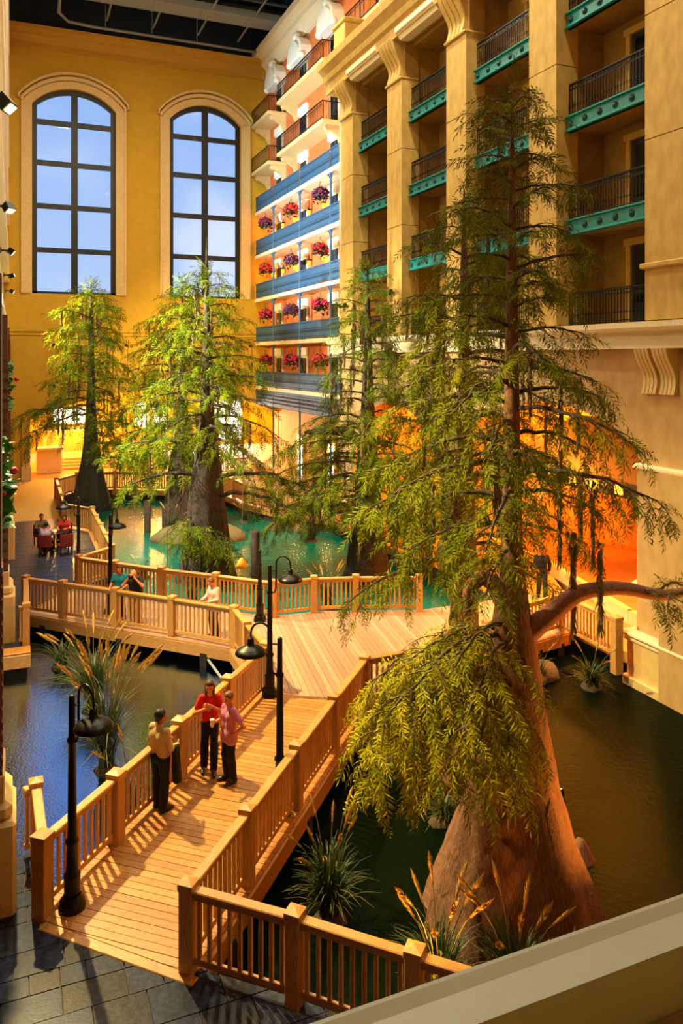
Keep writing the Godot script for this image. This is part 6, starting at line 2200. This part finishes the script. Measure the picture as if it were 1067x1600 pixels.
func make_people() -> void:
	var fair := Color(0.86, 0.52, 0.34)
	var tan_ := Color(0.74, 0.42, 0.26)
	# man with his back turned
	var J := stance()
	J.look = Vector3(-0.35, -0.05, 1.0)
	J.elR = Vector3(-0.26, 1.13, 0.0); J.haR = Vector3(-0.17, 1.07, 0.24); J.haR_dir = Vector3(0.5, 0.05, 0.85).normalized()
	J.elL = Vector3(0.25, 1.13, 0.0); J.haL = Vector3(0.12, 1.10, 0.23); J.haL_dir = Vector3(-0.8, 0, 0.6).normalized()
	J.anL = Vector3(0.09, 0.08, 0.02); J.toL = Vector3(0.11, 0.035, 0.19)
	var man := person("man in a cream shirt and black trousers, back turned, a dark jacket over his arm", Vector3(2.33, 0, -13.72), face(1.0, -0.62), 1.0, J, {skin = tan_, shirt = Color(0.78, 0.66, 0.44), pants = Color(0.02, 0.018, 0.02), hair = Color(0.05, 0.03, 0.02), build = 1.08, collar = Color(0.8, 0.7, 0.5)}, 0.015)
	var jac := thing("jacket", "dark jacket folded over the forearm of the man with his back turned", "jacket", man.position, man.rotation.y)
	put(flesh([[Vector3(-0.25, 1.09, 0.08), Vector3(-0.19, 1.06, 0.20), 0.065, 0.06], [Vector3(-0.27, 1.05, 0.09), Vector3(-0.27, 0.55, 0.13), 0.05, 0.075], [Vector3(-0.22, 1.03, 0.18), Vector3(-0.22, 0.50, 0.22), 0.045, 0.06], [Vector3(-0.26, 0.8, 0.11), Vector3(-0.23, 0.62, 0.2), 0.05, 0.06]], 0.015, 0.03), "folded_cloth", paint(Color(0.02, 0.018, 0.022), 0.9), jac)
	# woman in red leaning on the rail
	J = stance()
	J.look = Vector3(-0.05, -0.12, 1.0)
	J.pelvis += Vector3(0, -0.02, -0.05)
	J.shL.x = 0.152; J.shR.x = -0.152
	J.elL = Vector3(0.27, 1.15, 0.08); J.haL = Vector3(0.05, 1.30, 0.19); J.haL_dir = Vector3(-0.9, 0.3, 0.1).normalized(); J.haL_palm = Vector3(0, -0.2, -1)
	J.elR = Vector3(-0.28, 1.13, 0.06); J.haR = Vector3(-0.07, 1.27, 0.20); J.haR_dir = Vector3(0.9, 0.35, 0.1).normalized(); J.haR_palm = Vector3(0, -0.2, -1)
	J.anL = Vector3(0.08, 0.08, 0.12); J.toL = Vector3(0.10, 0.035, 0.29); J.knL = Vector3(0.09, 0.50, 0.10)
	person("woman in a red top, hands clasped at her chest, leaning on the rail", Vector3(3.42, 0, -14.66), face(-0.28, 0.9), 0.985, J, {skin = fair, shirt = Color(0.80, 0.03, 0.05), pants = Color(0.02, 0.018, 0.022), hair = Color(0.26, 0.12, 0.06), long_hair = 2, sleeve = 0, build = 0.9}, 0.015)
	# woman in pink with a cup
	J = stance()
	J.look = Vector3(0.1, -0.15, 1.0)
	J.elL = Vector3(0.36, 1.15, -0.10); J.haL = Vector3(0.19, 0.97, 0.0); J.haL_dir = Vector3(-0.5, -0.4, 0.6).normalized()
	J.elR = Vector3(-0.23, 1.13, 0.02); J.haR = Vector3(-0.12, 1.17, 0.24); J.haR_dir = Vector3(0.15, 0.1, 1).normalized(); J.haR_palm = Vector3(1, 0, 0.1)
	J.curl = 0.8
	J.shL.x = 0.158; J.shR.x = -0.158
	var pw := person("woman in a lilac pink blouse, one hand on her hip, holding a cup", Vector3(3.66, 0, -14.15), face(-0.9, 0.28), 0.955, J, {skin = fair, shirt = Color(0.80, 0.47, 0.62), pants = Color(0.02, 0.018, 0.02), hair = Color(0.48, 0.28, 0.12), long_hair = 0, sleeve = 0, build = 0.97, untucked = true, collar = Color(0.8, 0.5, 0.65)}, 0.015)
	var cup := thing("paper_cup", "white paper cup held by the woman in the lilac pink blouse", "cup", pw.transform * Vector3(-0.075, 1.12, 0.325), 0)
	var st := begin(false)
	lathe(st, [Vector2(0, 0), Vector2(0.030, 0), Vector2(0.042, 0.12), Vector2(0.045, 0.125)], 14)
	done(st, "cup_body", M.white, cup)
	st = begin(false)
	lathe(st, [Vector2(0.046, 0.118), Vector2(0.046, 0.132), Vector2(0.036, 0.142), Vector2(0, 0.142)], 14)
	done(st, "cup_lid", paint(Color(0.9, 0.85, 0.7), 0.5), cup)
	# three at the cross bridge rail
	J = stance()
	J.look = Vector3(-0.1, -0.2, 1.0)
	J.haL = Vector3(0.2, 1.08, 0.33); J.haR = Vector3(-0.2, 1.08, 0.33); J.elL = Vector3(0.25, 1.13, 0.08); J.elR = Vector3(-0.25, 1.13, 0.08)
	person("woman in a turquoise shirt standing at the cross bridge railing", Vector3(2.9, 0, -24.0), face(-0.55, 0.9), 0.97, J, {skin = fair, shirt = Color(0.02, 0.50, 0.62), pants = Color(0.10, 0.10, 0.13), hair = Color(0.30, 0.13, 0.05), sleeve = 0, long_hair = 1}, 0.022)
	J = stance()
	J.look = Vector3(-0.1, -0.35, 1.0)
	J.neck += Vector3(0, -0.03, 0.12); J.head += Vector3(0, -0.07, 0.20); J.shL += Vector3(0, -0.02, 0.09); J.shR += Vector3(0, -0.02, 0.09)
	J.elL = Vector3(0.30, 1.20, 0.26); J.haL = Vector3(0.07, 1.47, 0.34); J.elR = Vector3(-0.30, 1.20, 0.26); J.haR = Vector3(-0.08, 1.47, 0.34)
	var cm := person("bald man in a black shirt and khaki trousers photographing over the railing", Vector3(3.3, 0, -23.55), face(-0.5, 0.9), 1.0, J, {skin = fair, shirt = Color(0.02, 0.02, 0.025), pants = Color(0.62, 0.50, 0.34), sleeve = 0, build = 1.12}, 0.022)
	var ca := thing("camera_body", "small black camera held to the face of the bald man", "camera", cm.transform * Vector3(0, 1.50, 0.40), cm.rotation.y)
	put(bbox(0.14, 0.09, 0.06, 0.01), "camera_case", M.iron, ca)
	st = begin(false)
	lathe(st, [Vector2(0.035, 0), Vector2(0.035, 0.07), Vector2(0.028, 0.075), Vector2(0, 0.06)], 12, Vector3(0, 0, 0.03), Basis(Vector3.RIGHT, PI / 2))
	done(st, "lens_barrel", M.iron, ca)
	J = stance()
	J.look = Vector3(-0.15, -0.5, 1.0)
	J.neck += Vector3(0, 0, 0.05); J.head += Vector3(0, -0.01, 0.08)
	J.elL = Vector3(0.25, 1.13, 0.04); J.haL = Vector3(0.13, 1.09, 0.28); J.elR = Vector3(-0.25, 1.13, 0.06); J.haR = Vector3(-0.14, 1.09, 0.31)
	person("woman in a pale open jacket over a blue shirt looking down at the water", Vector3(5.15, 0, -21.6), face(-0.9, 0.35), 0.985, J, {skin = fair, shirt = Color(0.84, 0.68, 0.66), pants = Color(0.05, 0.07, 0.10), hair = Color(0.45, 0.24, 0.09), untucked = true}, 0.022)
	# walker in the arcade
	J = stance()
	J.look = Vector3(0.1, -0.1, 1.0)
	J.knL = Vector3(0.09, 0.52, 0.18); J.anL = Vector3(0.09, 0.09, 0.26); J.toL = Vector3(0.10, 0.07, 0.43)
	J.knR = Vector3(-0.09, 0.48, -0.02); J.anR = Vector3(-0.09, 0.10, -0.30); J.toR = Vector3(-0.09, 0.03, -0.14)
	J.elL = Vector3(0.26, 1.13, -0.14); J.haL = Vector3(0.24, 0.93, -0.05); J.elR = Vector3(-0.25, 1.13, 0.05); J.haR = Vector3(-0.18, 1.05, 0.28)
	person("walking man in a navy jacket on the path inside the right arch", Vector3(15.75, 0, -20.9), face(-0.55, 0.85), 1.0, J, {skin = tan_, shirt = Color(0.03, 0.05, 0.16), pants = Color(0.04, 0.04, 0.06), hair = Color(0.06, 0.04, 0.03)}, 0.022)
	# three people sitting round a table on the plaza
	J = seated()
	J.look = Vector3(0.2, -0.2, 1)
	J.haR = Vector3(0.20 * -1.0, 0.80, 0.45); J.elR = Vector3(-0.30, 0.78, 0.20)
	person("man in a lilac shirt sitting with his back to us at the plaza table", Vector3(1.16, 0, -33.15), face(0.25, -1.0), 1.0, J, {skin = tan_, shirt = Color(0.66, 0.58, 0.72), pants = Color(0.04, 0.04, 0.05), hair = Color(0.06, 0.04, 0.03)}, 0.028)
	J = seated()
	person("man in a grey shirt sitting on the far side of the plaza table", Vector3(1.05, 0, -35.0), face(0.3, 1.0), 1.0, J, {skin = tan_, shirt = Color(0.42, 0.36, 0.24), pants = Color(0.05, 0.05, 0.05), hair = Color(0.06, 0.04, 0.03)}, 0.028)
	J = seated()
	person("woman in a red shirt sitting at the right of the plaza table", Vector3(1.95, 0, -34.75), face(-0.35, 1.0), 0.95, J, {skin = tan_, shirt = Color(0.66, 0.05, 0.03), pants = Color(0.05, 0.04, 0.05), hair = Color(0.04, 0.02, 0.02), long_hair = 1, sleeve = 0}, 0.028)
	var tb := thing("cafe_table", "round dark cafe table between the three seated people", "table", Vector3(1.5, 0, -34.0))
	st = begin(false)
	lathe(st, [Vector2(0, 0.70), Vector2(0.46, 0.70), Vector2(0.48, 0.72), Vector2(0.46, 0.74), Vector2(0, 0.74)], 24)
	done(st, "table_top", M.door, tb)
	st = begin(false)
	lathe(st, [Vector2(0.26, 0), Vector2(0.26, 0.03), Vector2(0.06, 0.07), Vector2(0.04, 0.12), Vector2(0.04, 0.70)], 16)
	done(st, "pedestal", M.iron, tb)
	var k := 0
	for ch in [[1.16, -33.10, 0.25, -1.0, "maroon armchair the man in the lilac shirt sits on"], [1.85, -32.95, -0.3, -1.0, "empty maroon armchair pushed up to the plaza table"], [1.05, -35.05, 0.3, 1.0, "maroon armchair under the man in the grey shirt"], [1.95, -34.8, -0.35, 1.0, "maroon armchair under the woman in the red shirt"]]:
		var c := thing("armchair", ch[4], "chair", Vector3(ch[0], 0, ch[1]), face(ch[2], ch[3]), "maroon plaza armchairs")
		var mar := paint(Color(0.42, 0.07, 0.05), 0.6)
		put(bbox(0.52, 0.08, 0.48, 0.02), "seat", mar, c, Vector3(0, 0.40, 0.0))
		st = begin()
		var poly := PackedVector2Array()
		for q in 9:
			var a := lerpf(-0.55, 0.55, q / 8.0)
			poly.append(Vector2(sin(a) * 0.5, -0.62 + (1 - cos(a)) * 0.45 + 0.32))
		for q in 9:
			var a := lerpf(0.55, -0.55, q / 8.0)
			poly.append(Vector2(sin(a) * 0.46, -0.57 + (1 - cos(a)) * 0.45 + 0.32))
		slab(st, poly, 0.40, 0.86)
		done(st, "backrest", mar, c)
		for q in [-1, 1]:
			for f in [-1, 1]: put(bbox(0.04, 0.40, 0.04, 0.005), "leg", M.door, c, Vector3(0.22 * q, 0.19, 0.20 * f))
			put(bbox(0.05, 0.04, 0.34, 0.01), "armrest", M.door, c, Vector3(0.26 * q, 0.62, 0.02))
			put(bbox(0.03, 0.2, 0.03, 0.005), "armrest_post", M.door, c, Vector3(0.26 * q, 0.51, 0.16))
		k += 1

# ================================================================ build
func _ready() -> void:
	rng.seed = 20240
	make_view()
	make_materials()
	make_floods()
	make_added_fill_lamps()
	make_far_wall()
	make_ceiling()
	make_left_wall()
	make_facade()
	make_galleries()
	make_arcade()
	make_lobby()
	make_floors()
	make_water()
	make_decks()
	make_railings()
	make_lamps()
	make_parapet()
	make_added_uplights()
	make_trees()
	make_plants()
	make_people()
